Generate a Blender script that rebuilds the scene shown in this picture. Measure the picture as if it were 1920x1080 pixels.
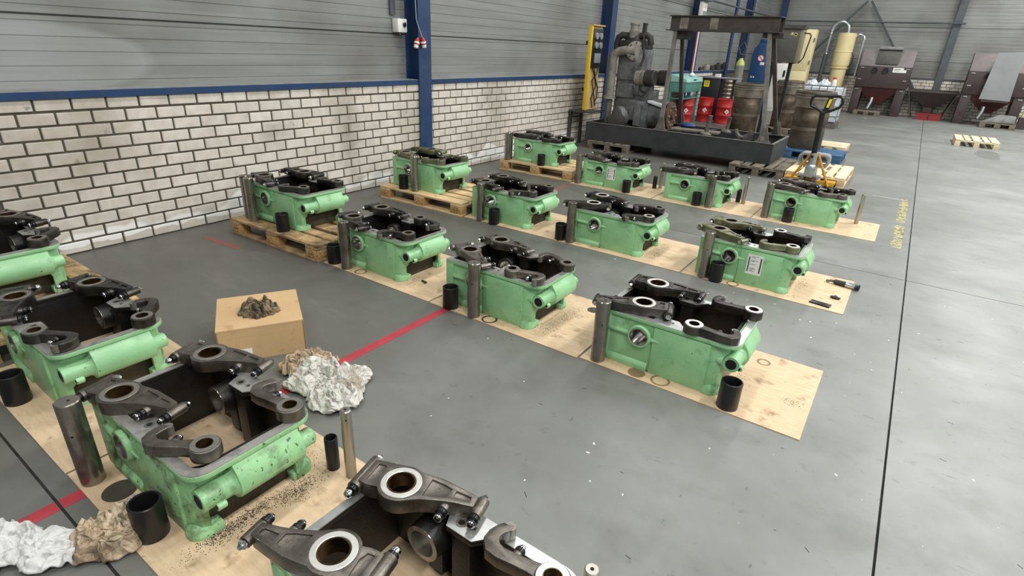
import bpy, bmesh, math, random
from mathutils import Vector, Matrix, noise as mnoise
random.seed(11)
S = bpy.context.scene
for o in list(bpy.data.objects): bpy.data.objects.remove(o)
C = S.collection
PI = math.pi
# ------------------------------------------------------------------ camera (f = 1026 px on a 1920 px wide frame)
CAMX, CAMZ, FPX = 5.2406, 1.70, 1026.4
YAW, PITCH, ROLL = -0.59694515, 0.417998, -0.04563355
fw = Vector((math.sin(YAW)*math.cos(PITCH), math.cos(YAW)*math.cos(PITCH), -math.sin(PITCH)))
rt = fw.cross(Vector((0, 0, 1))).normalized(); dn = fw.cross(rt)
r2 = math.cos(ROLL)*rt + math.sin(ROLL)*dn; d2 = -math.sin(ROLL)*rt + math.cos(ROLL)*dn
cd = bpy.data.cameras.new('camera'); cam = bpy.data.objects.new('camera', cd); C.objects.link(cam)
cd.sensor_width = 36; cd.lens = FPX/1920*36; cd.clip_start = 0.05; cd.clip_end = 200
M = Matrix((r2, -d2, -fw)).transposed().to_4x4(); M.translation = Vector((CAMX, 0, CAMZ)); cam.matrix_world = M
S.camera = cam
# ------------------------------------------------------------------ world and hall lighting
W = bpy.data.worlds.new('hall_air'); S.world = W; W.use_nodes = True
W.node_tree.nodes['Background'].inputs[0].default_value = (0.80, 0.86, 0.92, 1)
W.node_tree.nodes['Background'].inputs[1].default_value = 0.25
def area(x, y, z, sx, sy, p, col=(1, 0.995, 0.975), rx=0, ry=0):
    l = bpy.data.lights.new('hall_lamp', 'AREA'); l.shape = 'RECTANGLE'; l.size = sx; l.size_y = sy
    l.energy = p; l.color = col
    o = bpy.data.objects.new('hall_lamp', l); C.objects.link(o); o.location = (x, y, z); o.rotation_euler = (rx, ry, 0)
    return o
for lx, pw in ((2.6, 95), (8.2, 230), (13.8, 200)):
    for ly in (-1.2, 4.2, 9.6, 15.0, 20.4):
        area(lx, ly, 6.75, 0.5, 2.6, pw)
S.view_settings.view_transform = 'Standard'; S.view_settings.look = 'None'
S.view_settings.exposure = 0.55; S.view_settings.gamma = 1; S.view_settings.use_curve_mapping = False

# ------------------------------------------------------------------ materials
def srgb(r, g, b):
    f = lambda c: (c/255/12.92) if c/255 <= 0.04045 else ((c/255+0.055)/1.055)**2.4
    return (f(r), f(g), f(b), 1)
MATS = {}
def mat(name, c1, c2=None, sc=6, lo=0.35, hi=0.65, rough=0.6, metal=0, grime=None, gsc=3, glo=0.55, ghi=0.75, gfac=0.8, bump=0, bsc=40,
        rvar=0, spec=0.5, stretch=None, emis=0, rnd=0, speck=None, ssc=55, slo=0.66):
    m = bpy.data.materials.new(name); MATS[name] = m; m.use_nodes = True
    nt = m.node_tree; N = nt.nodes; L = nt.links; b = N['Principled BSDF']
    b.inputs['Roughness'].default_value = rough; b.inputs['Metallic'].default_value = metal
    b.inputs['Specular IOR Level'].default_value = spec
    tc = N.new('ShaderNodeTexCoord'); oi = N.new('ShaderNodeObjectInfo')
    mul = N.new('ShaderNodeMath'); mul.operation = 'MULTIPLY'; mul.inputs[1].default_value = 37.0; L.new(oi.outputs['Random'], mul.inputs[0])
    add = N.new('ShaderNodeVectorMath'); add.operation = 'ADD'; L.new(tc.outputs['Object'], add.inputs[0]); L.new(mul.outputs[0], add.inputs[1])
    vec = add.outputs[0]
    if stretch:
        mp = N.new('ShaderNodeMapping'); mp.inputs['Scale'].default_value = stretch; L.new(vec, mp.inputs['Vector']); vs = mp.outputs[0]
    else: vs = vec
    def noise(scale, v, det=6):
        n = N.new('ShaderNodeTexNoise'); n.inputs['Scale'].default_value = scale; n.inputs['Detail'].default_value = det
        n.inputs['Roughness'].default_value = 0.62; L.new(v, n.inputs['Vector']); return n
    n1 = noise(sc, vs); cr = N.new('ShaderNodeValToRGB'); e = cr.color_ramp.elements
    e[0].position = lo; e[1].position = hi; e[0].color = c1; e[1].color = c2 or c1
    L.new(n1.outputs['Fac'], cr.inputs[0]); col = cr.outputs[0]
    if grime:
        n2 = noise(gsc, vec, 10); mr = N.new('ShaderNodeMapRange'); mr.inputs[1].default_value = glo; mr.inputs[2].default_value = ghi
        mr.inputs[4].default_value = gfac; L.new(n2.outputs['Fac'], mr.inputs[0])
        mx = N.new('ShaderNodeMix'); mx.data_type = 'RGBA'; L.new(mr.outputs[0], mx.inputs[0]); L.new(col, mx.inputs[6]); mx.inputs[7].default_value = grime
        col = mx.outputs[2]
    if speck:
        n7 = noise(ssc, vec, 3); m7 = N.new('ShaderNodeMapRange'); m7.inputs[1].default_value = slo; m7.inputs[2].default_value = slo+0.05; m7.inputs[4].default_value = 0.85; L.new(n7.outputs['Fac'], m7.inputs[0])
        x7 = N.new('ShaderNodeMix'); x7.data_type = 'RGBA'; L.new(m7.outputs[0], x7.inputs[0]); L.new(col, x7.inputs[6]); x7.inputs[7].default_value = speck; col = x7.outputs[2]
    if rnd:
        hs = N.new('ShaderNodeHueSaturation'); mr2 = N.new('ShaderNodeMapRange'); mr2.inputs[3].default_value = 1-rnd; mr2.inputs[4].default_value = 1+rnd
        L.new(oi.outputs['Random'], mr2.inputs[0]); L.new(mr2.outputs[0], hs.inputs['Value']); L.new(col, hs.inputs['Color']); col = hs.outputs[0]
    L.new(col, b.inputs['Base Color'])
    if rvar:
        mr3 = N.new('ShaderNodeMapRange'); mr3.inputs[1].default_value = 0.3; mr3.inputs[2].default_value = 0.7
        mr3.inputs[3].default_value = max(0.03, rough-rvar); mr3.inputs[4].default_value = min(1, rough+rvar)
        n3 = noise(sc*1.7, vec); L.new(n3.outputs['Fac'], mr3.inputs[0]); L.new(mr3.outputs[0], b.inputs['Roughness'])
    if bump:
        n4 = noise(bsc, vs if stretch else vec, 4); bp = N.new('ShaderNodeBump'); bp.inputs['Strength'].default_value = bump; bp.inputs['Distance'].default_value = 0.004
        L.new(n4.outputs['Fac'], bp.inputs['Height']); L.new(bp.outputs[0], b.inputs['Normal'])
    if emis:
        b.inputs['Emission Color'].default_value = c1; b.inputs['Emission Strength'].default_value = emis
    return m
mat('mortar', srgb(78, 73, 62), srgb(96, 90, 78), 20, rough=0.95)
mat('joint', srgb(38, 36, 33), srgb(62, 60, 56), 14, rough=0.9)
mat('blue', srgb(20, 54, 94), srgb(28, 64, 106), 5, rough=0.45, grime=srgb(48, 62, 78), gsc=2.2, glo=0.5, ghi=0.7, gfac=0.7)
mat('blue_col', srgb(24, 52, 94), srgb(36, 66, 108), 5, rough=0.42, grime=srgb(58, 66, 78), gsc=1.6, glo=0.45, ghi=0.65, gfac=0.8)
mat('sill', srgb(150, 150, 148), srgb(120, 120, 118), 8, rough=0.5)
mat('green', srgb(138, 189, 140), srgb(154, 203, 153), 7, rough=0.36, speck=srgb(62, 78, 44), ssc=42, slo=0.68, grime=srgb(84, 112, 66), gsc=9, glo=0.58, ghi=0.74, gfac=0.7, bump=0.25, bsc=70, rvar=0.08)
mat('green_dirty', srgb(134, 184, 132), srgb(152, 200, 148), 7, rough=0.42, speck=srgb(52, 56, 30), ssc=48, slo=0.62, grime=srgb(64, 66, 34), gsc=8, glo=0.50, ghi=0.66, gfac=0.85, bump=0.35, bsc=70, rvar=0.1)
mat('inner', srgb(16, 13, 12), srgb(27, 23, 20), 9, rough=0.42, grime=srgb(66, 50, 36), gsc=6, glo=0.6, ghi=0.8, gfac=0.5, bump=0.4, bsc=90)
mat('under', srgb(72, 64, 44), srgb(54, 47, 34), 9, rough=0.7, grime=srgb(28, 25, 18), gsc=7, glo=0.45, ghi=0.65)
mat('rim', srgb(158, 157, 153), srgb(182, 181, 177), 12, rough=0.4, metal=0.6, grime=srgb(96, 89, 80), gsc=10, glo=0.52, ghi=0.7, gfac=0.7, rvar=0.1)
mat('rim_bright', srgb(176, 178, 176), srgb(202, 204, 202), 12, rough=0.36, metal=0.75, grime=srgb(120, 116, 108), gsc=10, glo=0.6, ghi=0.78, gfac=0.7)
mat('cast', srgb(108, 103, 97), srgb(134, 128, 120), 14, rough=0.36, metal=0.88, grime=srgb(48, 42, 36), gsc=9, glo=0.5, ghi=0.7, gfac=0.7, bump=0.3, bsc=160, rvar=0.08, rnd=0.12)
mat('cast_dark', srgb(72, 69, 66), srgb(96, 92, 88), 14, rough=0.36, metal=0.88, grime=srgb(34, 30, 27), gsc=9, glo=0.5, ghi=0.7, gfac=0.7, bump=0.3, bsc=160, rvar=0.08, rnd=0.15)
mat('cast_olive', srgb(112, 112, 86), srgb(134, 136, 108), 12, rough=0.4, metal=0.65, grime=srgb(66, 62, 40), gsc=9, glo=0.5, ghi=0.7, gfac=0.7, bump=0.25, bsc=150)
mat('ring_bright', srgb(206, 204, 198), srgb(224, 222, 217), 20, rough=0.36, metal=0.55)
mat('ring_dull', srgb(122, 118, 112), srgb(144, 140, 134), 20, rough=0.4, metal=0.6, grime=srgb(70, 62, 54), gsc=20)
mat('bronze', srgb(74, 56, 38), srgb(104, 82, 54), 16, rough=0.35, metal=0.8, grime=srgb(30, 22, 16), gsc=18, glo=0.45, ghi=0.6)
mat('bore', srgb(158, 156, 150), srgb(188, 184, 176), 20, rough=0.25, metal=0.9, grime=srgb(90, 70, 44), gsc=14, glo=0.5, ghi=0.7)
mat('black_ox', srgb(16, 16, 18), srgb(26, 26, 28), 9, rough=0.36, rvar=0.06)
mat('black_part', srgb(20, 20, 22), srgb(34, 33, 34), 20, rough=0.3, metal=0.4)
mat('chrome', srgb(206, 208, 210), srgb(222, 224, 226), 10, rough=0.12, metal=1)
mat('pin', srgb(132, 127, 120), srgb(162, 157, 150), 3, rough=0.25, metal=0.9, grime=srgb(84, 72, 58), gsc=7, glo=0.5, ghi=0.72, gfac=0.7, rvar=0.08, stretch=(1, 1, 0.25), rnd=0.1)
mat('pin_small', srgb(160, 157, 150), srgb(182, 179, 172), 3, rough=0.3, metal=0.85, stretch=(1, 1, 0.2))
mat('hole', srgb(14, 12, 11), rough=0.8)
mat('ply', srgb(197, 171, 138), srgb(212, 188, 156), 5, rough=0.72, speck=srgb(92, 72, 48), ssc=30, slo=0.70, grime=srgb(120, 92, 58), gsc=9, glo=0.58, ghi=0.72, gfac=0.75, stretch=(2, 9, 9))
mat('ply_edge', srgb(190, 158, 112), rough=0.8)
mat('wood', srgb(204, 174, 128), srgb(222, 195, 152), 6, rough=0.75, grime=srgb(112, 84, 54), gsc=8, glo=0.56, ghi=0.74, gfac=0.7, stretch=(2, 10, 10), rnd=0.15, bump=0.2)
mat('wood_oily', srgb(182, 148, 104), srgb(208, 178, 134), 6, rough=0.62, grime=srgb(58, 42, 28), gsc=6, glo=0.42, ghi=0.66, gfac=0.85, stretch=(2, 10, 10), rnd=0.2, bump=0.2)
mat('wood_grey', srgb(98, 90, 78), srgb(126, 117, 103), 6, rough=0.85, grime=srgb(56, 50, 42), gsc=6, glo=0.5, ghi=0.7, stretch=(2, 10, 10), rnd=0.2)
mat('wood_pale', srgb(206, 190, 158), srgb(222, 208, 178), 6, rough=0.75, stretch=(2, 10, 10), rnd=0.1)
mat('block_chip', srgb(178, 138, 88), srgb(206, 168, 116), 60, rough=0.85, grime=srgb(104, 74, 46), gsc=40, glo=0.5, ghi=0.65, gfac=0.6)
mat('wood_blue', srgb(44, 84, 120), srgb(58, 100, 138), 6, rough=0.7, grime=srgb(38, 50, 60), gsc=6)
mat('stamp', srgb(82, 52, 32), rough=0.9)
mat('card', srgb(188, 157, 116), srgb(199, 168, 127), 3, rough=0.8, grime=srgb(150, 108, 66), gsc=9, glo=0.58, ghi=0.7, gfac=0.7)
mat('rag_white', srgb(188, 185, 177), srgb(208, 206, 199), 5, rough=0.9, grime=srgb(150, 134, 112), gsc=7, glo=0.54, ghi=0.68, gfac=0.75)
mat('rag_clean', srgb(198, 198, 195), srgb(212, 212, 210), 5, rough=0.9)
mat('rag_brown', srgb(168, 144, 116), srgb(206, 188, 162), 6, rough=0.85, grime=srgb(88, 66, 46), gsc=8, glo=0.5, ghi=0.66, gfac=0.8)
mat('rag_oily', srgb(150, 132, 104), srgb(112, 96, 74), 9, rough=0.7, grime=srgb(48, 40, 32), gsc=12, glo=0.45, ghi=0.62, gfac=0.85)
mat('red_line', srgb(158, 52, 62), srgb(176, 62, 72), 6, rough=0.6, grime=srgb(104, 74, 70), gsc=14, glo=0.56, ghi=0.7, gfac=0.7)
mat('red_worn', srgb(150, 74, 68), srgb(130, 92, 84), 8, rough=0.7, grime=srgb(100, 96, 90), gsc=14, glo=0.48, ghi=0.62, gfac=0.9)
mat('yellow_worn', srgb(196, 186, 96), srgb(212, 200, 128), 30, rough=0.7, grime=srgb(132, 132, 124), gsc=28, glo=0.44, ghi=0.58, gfac=0.9)
mat('stain', srgb(58, 54, 47), srgb(74, 68, 58), 20, rough=0.45)
mat('stain_ply', srgb(146, 122, 88), srgb(122, 102, 74), 14, rough=0.5)
mat('stain_floor', srgb(96, 97, 94), srgb(110, 111, 108), 6, rough=0.5)
mat('crumb', srgb(32, 30, 27), srgb(48, 45, 40), 30, rough=0.6)
mat('fleck', srgb(220, 220, 214), rough=0.8)
mat('tray', srgb(44, 45, 48), srgb(58, 60, 63), 4, rough=0.55, grime=srgb(96, 92, 88), gsc=2.4, glo=0.6, ghi=0.78, gfac=0.6, bump=0.1)
mat('tray_edge', srgb(120, 118, 114), srgb(92, 90, 88), 9, rough=0.6)
mat('gantry', srgb(64, 58, 54), srgb(84, 77, 72), 6, rough=0.6, metal=0.3, grime=srgb(112, 100, 94), gsc=4, glo=0.6, ghi=0.75, gfac=0.6)
mat('gantry_leg', srgb(96, 93, 88), srgb(118, 115, 110), 6, rough=0.55, metal=0.3, grime=srgb(64, 56, 48), gsc=5)
mat('engine', srgb(98, 101, 104), srgb(120, 122, 124), 6, rough=0.55, metal=0.2, grime=srgb(54, 52, 49), gsc=5, glo=0.45, ghi=0.68, gfac=0.8, bump=0.15)
mat('engine_dusty', srgb(126, 122, 114), srgb(150, 145, 136), 6, rough=0.7, grime=srgb(84, 78, 70), gsc=5, glo=0.5, ghi=0.7)
mat('engine_dark', srgb(44, 43, 42), srgb(64, 62, 59), 8, rough=0.6, metal=0.2)
mat('rust', srgb(96, 70, 50), srgb(70, 54, 42), 8, rough=0.8)
mat('teal', srgb(74, 128, 120), srgb(86, 142, 132), 4, rough=0.5, grime=srgb(60, 92, 86), gsc=4)
mat('teal_lid', srgb(132, 182, 174), srgb(148, 194, 186), 4, rough=0.5)
mat('drum_red', srgb(176, 34, 36), srgb(196, 44, 42), 4, rough=0.4, grime=srgb(120, 26, 28), gsc=5)
mat('white', srgb(232, 232, 228), rough=0.5)
mat('white_box', srgb(222, 222, 216), srgb(236, 236, 230), 6, rough=0.5)
mat('ink', srgb(60, 62, 66), rough=0.8)
mat('ink_light', srgb(132, 134, 138), rough=0.8)
mat('red_print', srgb(190, 44, 44), rough=0.6)
mat('yellow', srgb(226, 190, 44), srgb(216, 178, 40), 5, rough=0.5)
mat('yellow_jack', srgb(206, 152, 40), srgb(186, 132, 34), 6, rough=0.5, grime=srgb(90, 66, 30), gsc=8)
mat('label_yellow', srgb(232, 222, 40), rough=0.6)
mat('cab_black', srgb(26, 28, 32), srgb(34, 36, 40), 5, rough=0.45)
mat('liner', srgb(92, 80, 66), srgb(118, 106, 90), 4, rough=0.42, metal=0.55, grime=srgb(58, 44, 32), gsc=3, glo=0.45, ghi=0.66, gfac=0.85, stretch=(1, 1, 2))
mat('liner_band', srgb(128, 119, 106), srgb(160, 152, 140), 6, rough=0.35, metal=0.7, grime=srgb(80, 66, 52), gsc=5)
mat('liner_dark', srgb(40, 36, 32), rough=0.6)
mat('dark_blue', srgb(22, 62, 104), srgb(28, 72, 116), 4, rough=0.5, grime=srgb(20, 46, 74), gsc=4)
mat('gas_grey', srgb(118, 122, 112), srgb(134, 138, 128), 5, rough=0.45)
mat('gas_top', srgb(186, 190, 110), rough=0.4)
mat('ctrl', srgb(72, 70, 66), srgb(88, 85, 80), 4, rough=0.6, grime=srgb(104, 96, 84), gsc=5)
mat('ctrl_side', srgb(118, 112, 88), srgb(132, 126, 100), 5, rough=0.6)
mat('cream', srgb(222, 208, 160), srgb(230, 217, 172), 4, rough=0.5, grime=srgb(190, 172, 126), gsc=4)
mat('cream_dust', srgb(224, 208, 156), srgb(232, 217, 170), 4, rough=0.45)
mat('galv', srgb(176, 182, 186), srgb(204, 208, 211), 12, rough=0.28, metal=0.85)
mat('hose', srgb(70, 74, 78), srgb(88, 92, 96), 9, rough=0.5)
mat('blast', srgb(60, 50, 49), srgb(70, 58, 57), 4, rough=0.55, grime=srgb(54, 36, 34), gsc=3)
mat('blast_top', srgb(112, 105, 105), srgb(126, 119, 118), 4, rough=0.5, grime=srgb(100, 88, 88), gsc=4)
mat('blast_red', srgb(72, 36, 36), srgb(84, 44, 42), 4, rough=0.6)
mat('grey_sheet', srgb(130, 132, 134), srgb(142, 144, 146), 2, rough=0.4, metal=0.3)
mat('crate_red', srgb(132, 36, 38), rough=0.5)
mat('plastic_clear', srgb(196, 204, 210), srgb(220, 226, 230), 6, rough=0.25)
mat('cable', srgb(150, 156, 160), rough=0.5)
mat('cable_dark', srgb(32, 31, 30), rough=0.6)
mat('board_cable', srgb(198, 168, 112), srgb(210, 182, 128), 5, rough=0.7)
mat('pipe_dark', srgb(70, 76, 82), srgb(84, 90, 96), 6, rough=0.5)
mat('roof', srgb(150, 152, 150), rough=0.8)

# bricks: cream sand-lime brick; dirt and lime bloom are stains with their own shape on the wall
SOOT = ((4.22, 0.70, 0.22, 0.55, 0.6), (6.9, 0.95, 0.4, 0.3, 0.35), (9.6, 0.8, 1.1, 0.6, 0.75), (3.3, 0.8, 0.25, 0.12, 0.4))
def brick_mat(name, bloom):
    m = mat(name, srgb(198, 190, 179), srgb(217, 210, 201), 9, rough=0.85, rnd=0.07, bump=0.15, bsc=60)
    nt = m.node_tree; N = nt.nodes; L = nt.links; b = N['Principled BSDF']
    src = b.inputs['Base Color'].links[0].from_socket
    g = N.new('ShaderNodeNewGeometry'); sp = N.new('ShaderNodeSeparateXYZ'); L.new(g.outputs['Position'], sp.inputs[0])
    # soot-grey patches
    n = N.new('ShaderNodeTexNoise'); n.inputs['Scale'].default_value = 0.9; n.inputs['Detail'].default_value = 5; L.new(g.outputs['Position'], n.inputs['Vector'])
    mr = N.new('ShaderNodeMapRange'); mr.inputs[1].default_value = 0.5; mr.inputs[2].default_value = 0.74; mr.inputs[4].default_value = 0.55; L.new(n.outputs['Fac'], mr.inputs[0])
    mx = N.new('ShaderNodeMix'); mx.data_type = 'RGBA'; L.new(mr.outputs[0], mx.inputs[0]); L.new(src, mx.inputs[6]); mx.inputs[7].default_value = srgb(128, 118, 98)
    # dark spatter
    n5 = N.new('ShaderNodeTexNoise'); n5.inputs['Scale'].default_value = 9; n5.inputs['Detail'].default_value = 8; L.new(g.outputs['Position'], n5.inputs['Vector'])
    mr5 = N.new('ShaderNodeMapRange'); mr5.inputs[1].default_value = 0.66; mr5.inputs[2].default_value = 0.74; mr5.inputs[4].default_value = 0.6; L.new(n5.outputs['Fac'], mr5.inputs[0])
    mx5 = N.new('ShaderNodeMix'); mx5.data_type = 'RGBA'; L.new(mr5.outputs[0], mx5.inputs[0]); L.new(mx.outputs[2], mx5.inputs[6]); mx5.inputs[7].default_value = srgb(96, 88, 76)
    out = mx5.outputs[2]
    def patch(out, cy, cz, ry, rz, fac, colr):
        mp = N.new('ShaderNodeVectorMath'); mp.operation = 'SUBTRACT'; L.new(g.outputs['Position'], mp.inputs[0]); mp.inputs[1].default_value = (0, cy, cz)
        sc = N.new('ShaderNodeVectorMath'); sc.operation = 'MULTIPLY'; L.new(mp.outputs[0], sc.inputs[0]); sc.inputs[1].default_value = (0, 1/ry, 1/rz)
        ln = N.new('ShaderNodeVectorMath'); ln.operation = 'LENGTH'; L.new(sc.outputs[0], ln.inputs[0])
        ad = N.new('ShaderNodeMath'); ad.operation = 'MULTIPLY_ADD'; L.new(n5.outputs['Fac'], ad.inputs[0]); ad.inputs[1].default_value = 1.1; L.new(ln.outputs['Value'], ad.inputs[2])
        mr = N.new('ShaderNodeMapRange'); mr.inputs[1].default_value = 1.55; mr.inputs[2].default_value = 0.6; mr.inputs[4].default_value = fac; L.new(ad.outputs[0], mr.inputs[0])
        mx = N.new('ShaderNodeMix'); mx.data_type = 'RGBA'; L.new(mr.outputs[0], mx.inputs[0]); L.new(out, mx.inputs[6]); mx.inputs[7].default_value = colr; return mx.outputs[2]
    if bloom:
        for q in SOOT: out = patch(out, *q, srgb(112, 104, 88))
    if bloom:
        n2 = N.new('ShaderNodeTexNoise'); n2.inputs['Scale'].default_value = 1.7; n2.inputs['Detail'].default_value = 3; L.new(g.outputs['Position'], n2.inputs['Vector'])
        ma = N.new('ShaderNodeMath'); ma.operation = 'MULTIPLY_ADD'; L.new(n2.outputs['Fac'], ma.inputs[0]); ma.inputs[1].default_value = 0.60; ma.inputs[2].default_value = -0.13
        lt = N.new('ShaderNodeMath'); lt.operation = 'SUBTRACT'; L.new(ma.outputs[0], lt.inputs[0]); L.new(sp.outputs['Z'], lt.inputs[1])
        m3 = N.new('ShaderNodeMapRange'); m3.inputs[1].default_value = 0; m3.inputs[2].default_value = 0.03; m3.inputs[4].default_value = 0.9; L.new(lt.outputs[0], m3.inputs[0])
        n6 = N.new('ShaderNodeTexNoise'); n6.inputs['Scale'].default_value = 5; n6.inputs['Detail'].default_value = 5; L.new(g.outputs['Position'], n6.inputs['Vector'])
        lo = N.new('ShaderNodeMath'); lo.operation = 'MULTIPLY_ADD'; L.new(n6.outputs['Fac'], lo.inputs[0]); lo.inputs[1].default_value = 0.12; lo.inputs[2].default_value = 0.0
        m6 = N.new('ShaderNodeMath'); m6.operation = 'GREATER_THAN'; L.new(sp.outputs['Z'], m6.inputs[0]); L.new(lo.outputs[0], m6.inputs[1])
        mm = N.new('ShaderNodeMath'); mm.operation = 'MULTIPLY'; L.new(m3.outputs[0], mm.inputs[0]); L.new(m6.outputs[0], mm.inputs[1])
        mx2 = N.new('ShaderNodeMix'); mx2.data_type = 'RGBA'; L.new(mm.outputs[0], mx2.inputs[0]); L.new(out, mx2.inputs[6]); mx2.inputs[7].default_value = srgb(238, 238, 236)
        out = mx2.outputs[2]
    L.new(out, b.inputs['Base Color'])
for k in ('rag_white', 'rag_clean', 'rag_brown', 'rag_oily'):
    nt = MATS[k].node_tree; N = nt.nodes; L = nt.links
    tc = N.new('ShaderNodeTexCoord'); nz = N.new('ShaderNodeTexNoise'); nz.inputs['Scale'].default_value = 9; L.new(tc.outputs['Object'], nz.inputs['Vector'])
    mxv = N.new('ShaderNodeMix'); mxv.data_type = 'VECTOR'; mxv.inputs[0].default_value = 0.12; L.new(tc.outputs['Object'], mxv.inputs[4]); L.new(nz.outputs['Color'], mxv.inputs[5])
    vo = N.new('ShaderNodeTexVoronoi'); vo.feature = 'DISTANCE_TO_EDGE'; vo.inputs['Scale'].default_value = 26 if k != 'rag_clean' else 12; L.new(mxv.outputs[1], vo.inputs['Vector'])
    bp = N.new('ShaderNodeBump'); bp.inputs['Strength'].default_value = 0.9; bp.inputs['Distance'].default_value = 0.03; bp.invert = True
    L.new(vo.outputs['Distance'], bp.inputs['Height']); L.new(bp.outputs[0], N['Principled BSDF'].inputs['Normal'])
brick_mat('brick', True); brick_mat('brick_far', False)

def clad_mat():
    m = mat('clad', srgb(136, 138, 136), srgb(150, 152, 150), 2, rough=0.4, metal=0.25, spec=0.5, stretch=(1, 0.3, 8))
    nt = m.node_tree; N = nt.nodes; L = nt.links; b = N['Principled BSDF']
    src = b.inputs['Base Color'].links[0].from_socket
    g = N.new('ShaderNodeNewGeometry')
    n = N.new('ShaderNodeTexNoise'); n.inputs['Scale'].default_value = 0.8; n.inputs['Detail'].default_value = 6; L.new(g.outputs['Position'], n.inputs['Vector'])
    mr = N.new('ShaderNodeMapRange'); mr.inputs[1].default_value = 0.48; mr.inputs[2].default_value = 0.72; mr.inputs[4].default_value = 0.6; L.new(n.outputs['Fac'], mr.inputs[0])
    mx = N.new('ShaderNodeMix'); mx.data_type = 'RGBA'; L.new(mr.outputs[0], mx.inputs[0]); L.new(src, mx.inputs[6]); mx.inputs[7].default_value = srgb(104, 102, 92)
    # horizontal wipe streaks
    mp = N.new('ShaderNodeMapping'); mp.inputs['Scale'].default_value = (1, 0.5, 26); L.new(g.outputs['Position'], mp.inputs['Vector'])
    n2 = N.new('ShaderNodeTexNoise'); n2.inputs['Scale'].default_value = 1.0; n2.inputs['Detail'].default_value = 6; L.new(mp.outputs[0], n2.inputs['Vector'])
    mr2 = N.new('ShaderNodeMapRange'); mr2.inputs[1].default_value = 0.52; mr2.inputs[2].default_value = 0.75; mr2.inputs[4].default_value = 0.22; L.new(n2.outputs['Fac'], mr2.inputs[0])
    mx2 = N.new('ShaderNodeMix'); mx2.data_type = 'RGBA'; L.new(mr2.outputs[0], mx2.inputs[0]); L.new(mx.outputs[2], mx2.inputs[6]); mx2.inputs[7].default_value = srgb(168, 171, 170)
    # sheen on the nearest panel, painted into the colour as a lighter arc
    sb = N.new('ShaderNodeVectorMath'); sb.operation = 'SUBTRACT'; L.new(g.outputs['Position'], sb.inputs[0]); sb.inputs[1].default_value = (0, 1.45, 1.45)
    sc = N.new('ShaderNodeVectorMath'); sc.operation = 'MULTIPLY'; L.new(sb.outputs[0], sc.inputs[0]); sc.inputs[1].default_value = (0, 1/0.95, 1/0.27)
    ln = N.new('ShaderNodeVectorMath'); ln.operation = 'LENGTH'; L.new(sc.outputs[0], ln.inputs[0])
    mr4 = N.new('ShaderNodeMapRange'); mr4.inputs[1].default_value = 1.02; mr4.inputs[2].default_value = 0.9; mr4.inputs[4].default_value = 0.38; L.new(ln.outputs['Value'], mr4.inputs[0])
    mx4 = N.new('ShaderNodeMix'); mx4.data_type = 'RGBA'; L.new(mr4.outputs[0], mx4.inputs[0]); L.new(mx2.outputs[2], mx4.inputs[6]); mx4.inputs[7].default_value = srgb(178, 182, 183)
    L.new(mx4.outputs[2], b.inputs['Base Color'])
clad_mat()

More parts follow.
